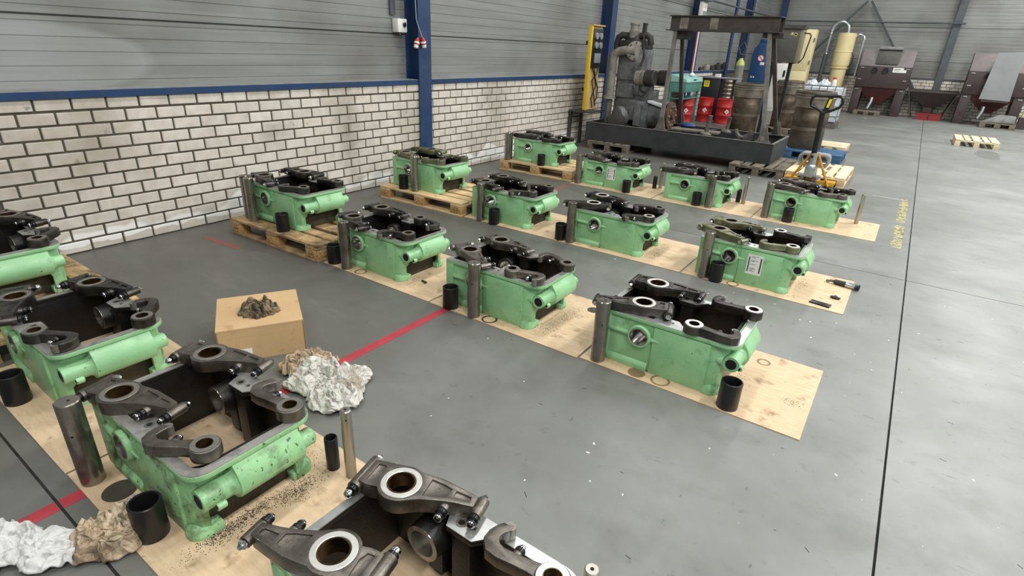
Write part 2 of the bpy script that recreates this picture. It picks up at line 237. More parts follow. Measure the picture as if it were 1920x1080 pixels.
def floor_mat():
    m = mat('floor', srgb(124, 127, 124), srgb(142, 145, 142), 1.3, rough=0.42, rvar=0.08, spec=0.4, bump=0.05, bsc=30)
    nt = m.node_tree; N = nt.nodes; L = nt.links; b = N['Principled BSDF']
    src = b.inputs['Base Color'].links[0].from_socket
    g = N.new('ShaderNodeNewGeometry'); pos = g.outputs['Position']
    def layer(src, scale, det, a, c, fac, col, mapping=None, rough=0.6):
        v = pos
        if mapping:
            mp = N.new('ShaderNodeMapping'); mp.inputs['Scale'].default_value = mapping[0]; mp.inputs['Rotation'].default_value = (0, 0, mapping[1]); L.new(v, mp.inputs['Vector']); v = mp.outputs[0]
        n = N.new('ShaderNodeTexNoise'); n.inputs['Scale'].default_value = scale; n.inputs['Detail'].default_value = det; n.inputs['Roughness'].default_value = rough; L.new(v, n.inputs['Vector'])
        mr = N.new('ShaderNodeMapRange'); mr.inputs[1].default_value = a; mr.inputs[2].default_value = c; mr.inputs[4].default_value = fac; L.new(n.outputs['Fac'], mr.inputs[0])
        mx = N.new('ShaderNodeMix'); mx.data_type = 'RGBA'; L.new(mr.outputs[0], mx.inputs[0]); L.new(src, mx.inputs[6]); mx.inputs[7].default_value = col
        return mx.outputs[2]
    s = layer(src, 0.55, 5, 0.45, 0.68, 0.45, srgb(96, 96, 90))
    s = layer(s, 3.0, 8, 0.52, 0.7, 0.35, srgb(86, 85, 80))
    s = layer(s, 14, 6, 0.62, 0.72, 0.45, srgb(84, 83, 79))
    s = layer(s, 26, 4, 0.70, 0.74, 0.6, srgb(58, 56, 52), ((1, 0.25, 1), 0.5))
    s = layer(s, 22, 4, 0.70, 0.74, 0.5, srgb(60, 58, 54), ((0.2, 1, 1), 0.3))
    s = layer(s, 60, 2, 0.76, 0.79, 0.7, srgb(214, 214, 208))
    # the strip of floor along the wall is darker than the open floor, fading out unevenly
    sp = N.new('ShaderNodeSeparateXYZ'); L.new(pos, sp.inputs[0])
    n = N.new('ShaderNodeTexNoise'); n.inputs['Scale'].default_value = 0.8; n.inputs['Detail'].default_value = 5; L.new(pos, n.inputs['Vector'])
    ma = N.new('ShaderNodeMath'); ma.operation = 'MULTIPLY_ADD'; L.new(n.outputs['Fac'], ma.inputs[0]); ma.inputs[1].default_value = 2.6; ma.inputs[2].default_value = 2.6
    su = N.new('ShaderNodeMath'); su.operation = 'SUBTRACT'; L.new(ma.outputs[0], su.inputs[0]); L.new(sp.outputs['X'], su.inputs[1])
    mr = N.new('ShaderNodeMapRange'); mr.inputs[1].default_value = -2.0; mr.inputs[2].default_value = 1.6; mr.inputs[4].default_value = 0.8; L.new(su.outputs[0], mr.inputs[0])
    mx = N.new('ShaderNodeMix'); mx.data_type = 'RGBA'; L.new(mr.outputs[0], mx.inputs[0]); L.new(s, mx.inputs[6]); mx.inputs[7].default_value = srgb(88, 86, 80)
    mxs = layer(mx.outputs[2], 2.2, 8, 0.54, 0.72, 0.35, srgb(128, 126, 119), ((0.6, 1.6, 1), 0.35), 0.7)
    L.new(mxs, b.inputs['Base Color'])
floor_mat()

# ------------------------------------------------------------------ mesh helpers
class MB:
    """collects shapes into one mesh with several materials"""
    def __init__(s): s.bm = bmesh.new(); s.mats = []; s.cur = 0
    def m(s, name):
        if name not in s.mats: s.mats.append(name)
        s.cur = s.mats.index(name); return s
    def _f(s, vs):
        try: f = s.bm.faces.new(vs); f.material_index = s.cur; return f
        except ValueError: return None
    def box(s, x0, x1, y0, y1, z0, z1, T=None):
        P = [Vector((x, y, z)) for z in (z0, z1) for y in (y0, y1) for x in (x0, x1)]
        if T: P = [T @ p for p in P]
        v = [s.bm.verts.new(p) for p in P]
        for q in ((0, 2, 3, 1), (4, 5, 7, 6), (0, 1, 5, 4), (2, 6, 7, 3), (0, 4, 6, 2), (1, 3, 7, 5)): s._f([v[i] for i in q])
        return s
    def prism(s, poly, a0, a1, axis='z', T=None):
        n = len(poly)
        def pt(p, h): return {'z': (p[0], p[1], h), 'y': (p[0], h, p[1]), 'x': (h, p[0], p[1])}[axis]
        A = [Vector(pt(p, a0)) for p in poly]; Bv = [Vector(pt(p, a1)) for p in poly]
        if T: A = [T @ p for p in A]; Bv = [T @ p for p in Bv]
        A = [s.bm.verts.new(p) for p in A]; Bv = [s.bm.verts.new(p) for p in Bv]
        s._f(A[::-1]); s._f(Bv)
        for i in range(n): s._f([A[i], A[(i+1) % n], Bv[(i+1) % n], Bv[i]])
        return s
    def cyl(s, p0, p1, r0, r1=None, n=16, caps=True, rot=0):
        p0 = Vector(p0); p1 = Vector(p1); r1 = r0 if r1 is None else r1
        d = (p1-p0).normalized(); a = d.orthogonal().normalized(); b = d.cross(a)
        A = []; Bv = []
        for i in range(n):
            t = 2*PI*i/n+rot; u = math.cos(t)*a+math.sin(t)*b
            A.append(s.bm.verts.new(p0+u*r0)); Bv.append(s.bm.verts.new(p1+u*r1))
        for i in range(n): s._f([A[i], A[(i+1) % n], Bv[(i+1) % n], Bv[i]])
        if caps: s._f(A[::-1]); s._f(Bv)
        return s
    def lathe(s, prof, p0=(0, 0, 0), d=(0, 0, 1), n=24, close=False):
        """prof: (r, h) pairs along axis d; close joins last to first (ring section)"""
        p0 = Vector(p0); d = Vector(d).normalized(); a = d.orthogonal().normalized(); b = d.cross(a)
        R = []
        for r, h in prof:
            R.append([s.bm.verts.new(p0+d*h+(math.cos(2*PI*i/n)*a+math.sin(2*PI*i/n)*b)*max(r, 1e-5)) for i in range(n)])
        for k in range(len(R) if close else len(R)-1):
            X = R[k]; Y = R[(k+1) % len(R)]
            for i in range(n): s._f([X[i], X[(i+1) % n], Y[(i+1) % n], Y[i]])
        if not close:
            s._f(R[0][::-1]); s._f(R[-1])
        return s
    def tube(s, pts, r, n=10, closed=False):
        pts = [Vector(p) for p in pts]; R = []
        N_ = len(pts); up = None
        for i, p in enumerate(pts):
            if closed: d = (pts[(i+1) % N_]-pts[i-1]).normalized()
            else: d = ((pts[i+1] if i < N_-1 else p)-(pts[i-1] if i else p)).normalized()
            if up is None: up = d.orthogonal().normalized()
            up = (up-d*up.dot(d)).normalized(); b = d.cross(up)
            rr = r[i] if isinstance(r, (list, tuple)) else r
            R.append([s.bm.verts.new(p+(math.cos(2*PI*k/n)*up+math.sin(2*PI*k/n)*b)*rr) for k in range(n)])
        for i in range(N_ if closed else N_-1):
            X = R[i]; Y = R[(i+1) % N_]
            for k in range(n): s._f([X[k], X[(k+1) % n], Y[(k+1) % n], Y[k]])
        if not closed: s._f(R[0][::-1]); s._f(R[-1])
        return s
    def ball(s, c, r, u=12, v=8, sx=1, sy=1, sz=1):
        c = Vector(c); R = []
        for j in range(v+1):
            t = PI*j/v
            R.append([s.bm.verts.new(c+Vector((sx*r*math.sin(t)*math.cos(2*PI*i/u), sy*r*math.sin(t)*math.sin(2*PI*i/u), sz*r*math.cos(t)))) for i in range(u)] if 0 < j < v
                     else [s.bm.verts.new(c+Vector((0, 0, sz*r*math.cos(t))))])
        for j in range(v):
            for i in range(u):
                a, b = R[j], R[j+1]
                if len(a) == 1: s._f([a[0], b[i], b[(i+1) % u]])
                elif len(b) == 1: s._f([a[i], b[0], a[(i+1) % u]])
                else: s._f([a[i], b[i], b[(i+1) % u], a[(i+1) % u]])
        return s
    def addmesh(s, me):
        n0 = len(s.bm.faces); s.bm.from_mesh(me); s.bm.faces.ensure_lookup_table()
        for f in s.bm.faces[n0:]: f.material_index = s.cur
        return s
    def mesh(s, name, smooth=35, bevel=0, seg=2, fix=True):
        if fix: bmesh.ops.recalc_face_normals(s.bm, faces=s.bm.faces)
        me = bpy.data.meshes.new(name); s.bm.to_mesh(me); s.bm.free()
        for k in s.mats: me.materials.append(MATS[k])
        if bevel: me = bake(me, name, [('BEVEL', dict(width=bevel, segments=seg, limit_method='ANGLE', angle_limit=0.6, harden_normals=False))])
        if smooth:
            me.polygons.foreach_set('use_smooth', [True]*len(me.polygons))
            me.set_sharp_from_angle(angle=math.radians(smooth))
        return me
def bake(me, name, mods, others=()):
    o = bpy.data.objects.new('tmp', me); C.objects.link(o)
    for t, kw in mods:
        md = o.modifiers.new('m', t)
        for k, v in kw.items(): setattr(md, k, v)
    dg = bpy.context.evaluated_depsgraph_get(); out = bpy.data.meshes.new_from_object(o.evaluated_get(dg)); out.name = name
    bpy.data.objects.remove(o); return out
def cut(me, cutters):
    """boolean difference of a mesh with a list of meshes"""
    obs = []
    for c in cutters:
        k = bpy.data.objects.new('tmpc', c); C.objects.link(k); obs.append(k)
    out = bake(me, 'cut', [('BOOLEAN', dict(operation='DIFFERENCE', object=k, solver='EXACT')) for k in obs])
    for k in obs: bpy.data.objects.remove(k)
    return out
def obj(name, me, parent=None, loc=(0, 0, 0), rot=(0, 0, 0)):
    o = bpy.data.objects.new(name, me); C.objects.link(o); o.location = loc; o.rotation_euler = rot
    if parent: o.parent = parent
    return o
def tag(o, label, cat, group=None, kind=None):
    if label: o['label'] = label
    if cat: o['category'] = cat
    if group: o['group'] = group
    if kind: o['kind'] = kind
    return o
def thing(name, label, cat, loc=(0, 0, 0), rz=0, group=None):
    o = bpy.data.objects.new(name, None); C.objects.link(o); o.location = loc; o.rotation_euler = (0, 0, rz); o.empty_display_size = 0.1
    return tag(o, label, cat, group)
def struct(name, me, parent=None, loc=(0, 0, 0)):
    o = obj(name, me, parent, loc)
    if not parent: o['kind'] = 'structure'
    return o
def boxm(x0, x1, y0, y1, z0, z1, m, bevel=0, name='box', smooth=35): return MB().m(m).box(x0, x1, y0, y1, z0, z1).mesh(name, bevel=bevel, smooth=smooth)
def copytree(o, parent=None):
    c = o.copy(); C.objects.link(c); c.parent = parent
    for ch in list(o.children): copytree(ch, c)
    return c
def textmesh(s, size, m, extrude=0.0004):
    cu = bpy.data.curves.new('t', 'FONT'); cu.body = s; cu.size = size; cu.extrude = extrude; cu.align_x = 'CENTER'; cu.align_y = 'CENTER'
    o = bpy.data.objects.new('t', cu); C.objects.link(o)
    me = bpy.data.meshes.new_from_object(o.evaluated_get(bpy.context.evaluated_depsgraph_get())); bpy.data.objects.remove(o)
    me.materials.clear(); me.materials.append(MATS[m]); return me
def arc(cx, cy, r, a0, a1, n): return [(cx+r*math.cos(math.radians(a0+(a1-a0)*i/n)), cy+r*math.sin(math.radians(a0+(a1-a0)*i/n))) for i in range(n+1)]
def rrect(x0, x1, y0, y1, r, n=6, corners=(1, 1, 1, 1)):
    P = []
    for (cx, cy, a), k in zip(((x1-r, y0+r, -90), (x1-r, y1-r, 0), (x0+r, y1-r, 90), (x0+r, y0+r, 180)), corners):
        if k: P += arc(cx, cy, r, a, a+90, n)
        else: P.append({-90: (x1, y0), 0: (x1, y1), 90: (x0, y1), 180: (x0, y0)}[a])
    return P

# ------------------------------------------------------------------ the setting: floor slabs, walls, columns
HALLX, FARY, NEARY, ROOF = 17.0, 24.25, -4.6, 7.0
fl_ = struct('floor', boxm(-0.3, HALLX, NEARY, FARY, -0.25, -0.012, 'joint'))
XS = [-0.3, 5.565, 10.73, HALLX]; YS = [NEARY, 0.33, 5.493, 10.66, 15.82, 20.98, FARY]
for i in range(3):
    for j in range(6):
        g = 0.005
        obj('slab', boxm(XS[i]+(g if i else 0), XS[i+1]-g, YS[j]+(g if j else 0), YS[j+1]-g, -0.2, 0, 'floor', name='slab'), fl_)
wl = struct('wall_left', boxm(-0.24, -0.014, NEARY, FARY, -0.02, 1.19, 'mortar'))
BL, BH, PX, PZ = 0.2195, 0.0838, 0.2355, 0.0995
def brickmesh(l, h, d, m, name='brick'): return MB().m(m).box(-d, 0, -l/2, l/2, -h/2, h/2).mesh(name, bevel=0.004, seg=1, smooth=0)
bm1 = brickmesh(BL, BH, 0.05, 'brick'); bm2 = brickmesh(BL, 0.082, 0.05, 'brick')
rest = MB().m('brick')
for k in range(12):
    z = 0.004+PZ*k+PZ/2-0.002 if k < 11 else 1.148
    h = BH if k < 11 else 0.082
    y0 = 1.41-PX*2+PX/2+(0 if k % 2 else PX/2)
    n = 0; y = y0
    while y < FARY-0.1:
        dx = random.uniform(-0.003, 0.002)
        if n < 25:
            o = obj('brick', bm1 if k < 11 else bm2, wl, (dx, y, z), (random.uniform(-.006, .006), 0, random.uniform(-.008, .008)))
        elif y < 18: rest.box(-0.03+dx, dx, y-BL/2, y+BL/2, z-h/2, z+h/2)
        n += 1; y += PX
o = obj('brick', rest.mesh('brick_rest', smooth=0), wl); o['kind'] = 'stuff'
# blue steel sill along the brickwork, and ribbed cladding panels above it
COLY = [0.32, 5.485, 10.76, 15.95, 21.1]
for n in range(5):
    y0 = COLY[n]+0.11 if n else NEARY; y0 = NEARY if n == 0 else COLY[n]+0.11; y1 = COLY[n+1]-0.11 if n < 4 else FARY
    if n == 0: y0 = COLY[0]+0.11
    t = struct('trim_%d' % (n+1), MB().m('blue').box(-0.2, 0.016, y0, y1, 1.19, 1.243).m('sill').box(-0.2, 0.008, y0, y1, 1.243, 1.247).mesh('sill_beam'))
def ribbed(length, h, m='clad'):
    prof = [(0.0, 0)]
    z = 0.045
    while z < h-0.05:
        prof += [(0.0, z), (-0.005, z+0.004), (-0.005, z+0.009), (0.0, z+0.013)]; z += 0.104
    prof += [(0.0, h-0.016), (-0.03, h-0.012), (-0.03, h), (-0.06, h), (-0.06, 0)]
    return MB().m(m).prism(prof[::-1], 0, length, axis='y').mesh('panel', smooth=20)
PANZ = [1.247, 1.768, 2.80, 3.83, 4.86, 5.89, ROOF]
for n in range(-1, 5):
    y0 = COLY[n]+0.02 if n >= 0 else NEARY; y1 = COLY[n+1]-0.02 if n < 4 else FARY
    for k in range(6):
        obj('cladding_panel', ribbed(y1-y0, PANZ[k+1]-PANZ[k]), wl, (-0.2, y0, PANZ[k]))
obj('backing', boxm(-0.3, -0.262, NEARY, FARY, 1.19, ROOF, 'joint'), wl)
# far wall
wb = struct('wall_back', boxm(-0.3, HALLX, FARY, FARY+0.2, -0.02, 1.2, 'mortar'))
fb = MB().m('brick_far')
for k in range(12):
    x = (0 if k % 2 else PX/2); z = PZ*k+PZ/2
    while x < 10.5: fb.box(x-BL/2, x+BL/2, FARY-0.014, FARY, z-BH/2, z+BH/2); x += PX
o = obj('brick', fb.mesh('far_bricks', smooth=0), wb); o['kind'] = 'stuff'
struct('trim_6', boxm(-0.2, HALLX, FARY-0.03, FARY+0.2, 1.2, 1.25, 'pipe_dark'))
for k in range(6):
    for x0, x1 in ((-0.3, 5.6), (5.64, 10.9), (10.94, HALLX)):
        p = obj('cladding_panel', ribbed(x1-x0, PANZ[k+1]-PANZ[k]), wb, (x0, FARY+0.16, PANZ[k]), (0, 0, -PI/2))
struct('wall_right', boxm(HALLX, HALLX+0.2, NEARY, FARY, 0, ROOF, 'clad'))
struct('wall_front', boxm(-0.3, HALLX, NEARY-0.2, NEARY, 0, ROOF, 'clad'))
struct('ceiling', boxm(-0.3, HALLX, NEARY, FARY, ROOF, ROOF+0.1, 'roof'))
# steel columns along the wall: H-section, two flanges and a web
hsec = MB().m('blue_col').box(0.018, 0.032, -0.112, 0.112, 0, ROOF).box(-0.2, 0.018, -0.006, 0.006, 0, ROOF).box(-0.206, -0.192, -0.112, 0.112, 1.2, ROOF).mesh('column', bevel=0.003, seg=1)
where = ['behind the third-row pallet, carrying the white switch box', 'behind the tall grey engine, with the yellow-edged panel', 'behind the teal washer, with red and white strips', 'by the blue cabinet in the far left corner']
for n, y in enumerate(COLY[1:]):
    t = thing('steel_column', 'blue steel column '+where[n], 'column', (0.0, y, 0), group='blue wall columns'); obj('h_section', hsec, t)
    obj('base_plate', boxm(-0.012, 0.10, -0.14, 0.14, 0, 0.014, 'blue_col'), t)
for x, lab in ((0.36, 'dark blue column in the far left hall corner'), (5.64, 'dark blue column between the two brown blasting cabinets')):
    t = thing('steel_column', lab, 'column', (x, FARY, 0), group='far wall columns')
    obj('h_section', MB().m('pipe_dark' if x > 3 else 'blue').box(-0.105, 0.105, -0.05, -0.036, 0.0, ROOF).box(-0.006, 0.006, -0.036, 0.14, 1.25, ROOF).mesh('far_col'), t)
    obj('base_plate', boxm(-0.13, 0.13, -0.14, -0.016, 0, 0.014, 'pipe_dark'), t)

# ------------------------------------------------------------------ row layout
# place names used in the labels
ROWN = {1: 'front-row', 2: 'second-row', 3: 'third-row', 4: 'rear-row'}
def HP(r, c): return {1: 'the %s housing on the pallet', 2: 'the %s housing next to the pallet', 3: 'the third %s housing from the wall', 4: 'the right-end %s housing'}[c] % ROWN[r]

# plywood sheets (1.19 x 0.79 m) in three columns and four rows
ROWY = {1: 0.41, 2: 2.572, 3: 4.352, 4: 6.56}
SHX = {2: (1.615, 2.779), 3: (2.787, 3.984), 4: (3.994, 5.21)}
def ply_mesh(w, d): return MB().m('ply').box(0, w, 0, d, 0.0045, 0.005).m('ply_edge').box(0, w, 0, d, 0, 0.0045).mesh('sheet', smooth=0)
for r in (1, 2, 3, 4):
    for c in (2, 3, 4):
        x0, x1 = SHX[c]
        if r == 4: x0 += 0.045; x1 += 0.045 if c < 4 else 0.055
        o = obj('plywood_sheet', ply_mesh(x1-x0-(0.004 if c < 4 else 0), 0.79), None, (x0, ROWY[r]+(0.015 if (r, c) == (2, 4) else 0), 0), (0, 0, random.uniform(-.003, .003)))
        tag(o, 'thin tan plywood sheet under '+HP(r, c), 'plywood', 'plywood floor sheets')
# euro pallets
def pallet(label, loc, rz, wood='wood', block='block_chip', group=None, stamp=False, dy=0.8, dx=1.2):
    t = thing('pallet', label, 'pallet', loc, rz, group)
    top = [(0, .145), (.176, .276), (.3275, .4725), (.524, .624), (.655, .8)]
    meshes = {}
    for a, b in top:
        k = round(b-a, 3)
        if k not in meshes: meshes[k] = boxm(0, dx, 0, k*dy/0.8, 0, 0.022, wood, 0.003, 'deck')
        obj('deck_board', meshes[k], t, (0, a*dy/0.8, 0.122), (0, 0, random.uniform(-.004, .004)))
    st = boxm(0, .145, 0, dy, 0, 0.022, wood, 0.002, 'stringer'); bl = boxm(0, .145, 0, .1, 0, .078, block, 0.003, 'blk'); bb = boxm(0, dx, 0, .1, 0, .022, wood, 0.002, 'bot')
    for x in (0, (dx-.145)/2, dx-.145):
        obj('stringer_board', st, t, (x, 0, 0.1))
        for y in (0, (dy-.1)/2, dy-.1):
            bo = obj('block', bl, t, (x, y, 0.022))
            if stamp and y == 0 and x != (dx-.145)/2:
                obj('stamp', MB().m('stamp').lathe([(0.03, 0), (0.033, 0), (0.033, 0.0006), (0.03, 0.0006)], (.0725, 0, .038), (0, -1, 0), 24, True).mesh('ring'), bo)
                obj('stamp_lettering', textmesh('EUR', 0.026, 'stamp'), bo, (.0725, -0.0005, .038), (PI/2, 0, 0))
    for y in (0, (dy-.1)/2, dy-.1): obj('bottom_board', bb, t, (0, y, 0))
    return t
G = 'pallets along the brick wall'
pallet('oily wooden pallet under the green housing at the left edge', (0.36, 0.43, 0), 0, 'wood_oily', group=G)
pallet('oil-stained wooden pallet at the wall in the second row', (0.385, 2.50, 0), 0.03, 'wood_oily', group=G, stamp=True)
pallet('worn wooden pallet at the wall in the third row', (0.40, 4.30, 0), 0.022, 'wood', group=G, stamp=True)
pallet('wooden chip-block pallet at the wall in the rear row', (0.43, 6.60, 0), 0.035, 'wood', group=G)

# ------------------------------------------------------------------ housing prototype (open cast box, machined rim, cross tube at its right end)
X0, X1, DY, HZ = -0.045, 0.735, 0.475, 0.32
BX, BZ = 0.205, 0.211
def housing_meshes(green):
    out = [(-0.038, 0), (0.60, 0), (0.655, 0.022), (0.68, 0.06), (0.68, DY-0.06), (0.655, DY-0.022), (0.60, DY), (-0.038, DY)]
    inn = [(-0.018, 0.02), (0.59, 0.02), (0.64, 0.042), (0.66, 0.075), (0.66, DY-0.075), (0.64, DY-0.042), (0.59, DY-0.02), (-0.018, DY-0.02)]
    shell = MB().m(green).prism(out, 0, 0.303).mesh('s', smooth=0)
    cs = [MB().prism(inn, -0.1, 0.5).mesh('c', smooth=0), MB().cyl((BX, -0.2, BZ), (BX, 0.8, BZ), 0.052, n=32).mesh('c', smooth=0),
          MB().prism([(0.05, -0.1), (0.40, -0.1), (0.40, 0.11), (0.38, 0.145), (0.075, 0.145), (0.05, 0.11)], 0.632, 0.9, axis='x').mesh('c', smooth=0)]
    shell = cut(shell, cs)
    b = MB().m(green).addmesh(shell)
    b.m('inner'); ci = b.cur
    for f in b.bm.faces:
        c = f.calc_center_median(); nrm = f.normal
        if -0.019 < c.x < 0.661 and 0.019 < c.y < DY-0.019: f.material_index = ci
    # flange below the machined top
    b.m(green)
    inner_open = [(-0.012, 0.032), (0.255, 0.032), (0.283, 0.092), (0.385, 0.092), (0.435, 0.032)] + arc(0.655, 0.072, 0.04, -90, 0, 5) + arc(0.655, DY-0.072, 0.04, 0, 90, 5) + \
        [(0.435, DY-0.032), (0.385, DY-0.092), (0.283, DY-0.092), (0.255, DY-0.032), (-0.012, DY-0.032)]
    outer = rrect(X0, X1, -0.010, DY+0.010, 0.075, 7, (1, 1, 0, 0))
    fl = cut(MB().prism(outer, 0.296, 0.3165).mesh('f', smooth=0), [MB().prism(inner_open, 0.2, 0.5).mesh('c', smooth=0)])
    b.addmesh(fl)
    b.m('inner')
    for f in b.bm.faces:
        c = f.calc_center_median()
        if c.z > 0.2966 and c.z < 0.316 and -0.013 < c.x < 0.70 and 0.031 < c.y < DY-0.031: f.material_index = b.cur
    # panels, bands, ribs on both long sides
    for s, y in ((-1, 0), (1, DY)):
        b.m(green)
        def yy(d): return y+s*d
        Y = sorted
        b.box(-0.044, 0.018, *Y((yy(-0.01), yy(0.011))), 0, 0.297)
        b.box(0.285, 0.598, *Y((yy(-0.01), yy(0.010))), 0.0, 0.29)
        b.prism([(yy(0), 0.0), (yy(0.016), 0.0), (yy(0.016), 0.028), (yy(0), 0.05)], 0.02, 0.27, axis='x')
        b.lathe([(0.015, 0), (0.015, 0.14)], (0.018, yy(0.002), BZ-0.004), (1, 0, 0), 12)
        b.lathe([(0.015, 0), (0.011, 0.055), (0.002, 0.064)], (0.262, yy(0.002), BZ-0.006), (1, 0, 0), 12)
        # round boss with its bore, inside and out
        b.lathe([(0.064, 0), (0.069, 0.004), (0.068, 0.020), (0.064, 0.026), (0.053, 0.026), (0.053, 0)], (BX, yy(0), BZ), (0, s, 0), 32, True)
        b.m('inner'); b.lathe([(0.070, 0), (0.066, 0.105), (0.052, 0.105), (0.052, 0)], (BX, yy(-0.015), BZ), (0, -s, 0), 28, True)
        b.prism([(0.292, yy(-0.012)), (0.376, yy(-0.012)), (0.372, yy(-0.082)), (0.298, yy(-0.082))], 0.02, 0.297)
        b.prism([(0.16, yy(-0.012)), (0.25, yy(-0.012)), (0.235, yy(-0.06)), (0.175, yy(-0.06))], 0.03, 0.16)
        # foot pads at the tube end
        b.m(green)
        b.lathe([(0.056, 0), (0.056, 0.016), (0.046, 0.040), (0.015, 0.05)], (0.622, yy(-0.034), 0.0), (0, 0, 1), 20)
        b.prism([(0.60, yy(-0.09)), (0.678, yy(-0.09)), (0.672, yy(-0.025)), (0.645, yy(-0.005)), (0.60, yy(0.002))] if s < 0 else [(0.60, yy(-0.09)), (0.60, yy(0.002)), (0.645, yy(-0.005)), (0.672, yy(-0.025)), (0.678, yy(-0.09))], 0, 0.04)
    b.m('inner'); ex = lambda P, k: [(x+(k if x > 0.3 else -k), y+(k if y > 0.2 else -k)) for x, y in P]
    b.addmesh(cut(MB().prism(ex(out, 0.006), 0, 0.003).mesh('o', smooth=0), [MB().prism(inn, -0.1, 0.5).mesh('c', smooth=0), MB().box(0.62, 0.9, 0.05, DY-0.05, -0.1, 0.1).mesh('c', smooth=0)]))
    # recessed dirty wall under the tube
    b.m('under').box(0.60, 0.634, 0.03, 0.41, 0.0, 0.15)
    # cross tube at the right end
    b.m(green)
    b.prism([(0.66, 0.30), (0.722, 0.30), (0.752, 0.262), (0.770, 0.228), (0.772, 0.196), (0.758, 0.164), (0.73, 0.144), (0.70, 0.138), (0.66, 0.146)][::-1], 0.135, 0.40, axis='y')
    b.lathe([(0.043, 0), (0.043, 0.105), (0.052, 0.12), (0.064, 0.135)], (0.709, 0.012, 0.207), (0, 1, 0), 24)
    b.lathe([(0.060, 0), (0.040, 0.018), (0.037, 0.03), (0.037, 0.068), (0.03, 0.074)], (0.712, 0.395, 0.21), (0, 1, 0), 24)
    b.lathe([(0.008, 0), (0.018, 0.03), (0.027, 0.075)], (0.590, 0.030, 0.203), (1, 0.02, 0.02), 12)
    b.lathe([(0.016, 0), (0.016, 0.03), (0.012, 0.034)], (0.748, 0.05, 0.176), (0, 1, 0), 14)
    b.box(0.725, 0.752, 0.056, 0.078, 0.166, 0.186)
    casting = b.mesh('casting', bevel=0.0035, seg=2)
    # machined top face with pads and bolt holes
    o2 = rrect(X0+0.002, X1-0.002, -0.008, DY+0.008, 0.073, 7, (1, 1, 0, 0))
    rm = MB().prism(o2, 0.3163, HZ).mesh('r', smooth=0)
    holes = [MB().prism([((x-0.33)*1.0+0.33, y) for x, y in inner_open], 0.2, 0.5).mesh('c', smooth=0)]
    rm = cut(rm, holes)
    return casting, rm
CAST_G, RIMM = housing_meshes('green'); CAST_D = housing_meshes('green_dirty')[0]
def remat(me, m): c = me.copy(); c.materials.clear(); c.materials.append(MATS[m]); return c
RIM_D = remat(RIMM, 'rim'); RIM_B = remat(RIMM, 'rim_bright')
BUSH = MB().m('bore').lathe([(0.048, -0.028), (0.054, -0.027), (0.054, -0.02), (0.052, -0.02), (0.052, 0.10), (0.048, 0.10)], (BX, 0, BZ), (0, 1, 0), 32, True).mesh('bush')
BUSHB = MB().m('bore').lathe([(0.048, 0.028), (0.054, 0.027), (0.054, 0.02), (0.052, 0.02), (0.052, -0.1185), (0.065, -0.1190), (0.065, -0.1225), (0.048, -0.1225)], (BX, DY, BZ), (0, 1, 0), 32, True).mesh('bushb')
MOUTH = MB().m('bore').lathe([(0.043, 0.0), (0.043, -0.0015), (0.029, -0.0015), (0.029, 0.0)], (0.709, 0.012, 0.207), (0, 1, 0), 24, True).m('hole').lathe([(0.0292, -0.0005), (0.0292, -0.0012)], (0.709, 0.012, 0.207), (0, 1, 0), 24).mesh('mouth')
MOUTH_G = MB().m('green').lathe([(0.043, 0.0), (0.043, -0.0015), (0.029, -0.0015), (0.029, 0.0)], (0.709, 0.012, 0.207), (0, 1, 0), 24, True).m('hole').lathe([(0.0292, -0.0005), (0.0292, -0.0012)], (0.709, 0.012, 0.207), (0, 1, 0), 24).mesh('mouth')
def bolt_hole(x, y, r): return MB().m('ring_dull').lathe([(r*1.7, 0), (r*1.7, 0.0012), (r, 0.0012), (r, 0)], (x, y, HZ), (0, 0, 1), 18, True).m('hole').lathe([(r, 0), (r, 0.0006)], (x, y, HZ), (0, 0, 1), 18).mesh('bolt_hole')
BH1 = [bolt_hole(0.315, 0.055, 0.011), bolt_hole(0.362, 0.05, 0.006), bolt_hole(0.315, DY-0.055, 0.011), bolt_hole(0.362, DY-0.05, 0.006)]
LUG_HOLE = MB().m('hole').lathe([(0.0085, 0), (0.0085, -0.001)], (0.748, 0.05, 0.176), (0, 1, 0), 14).mesh('lug_hole')

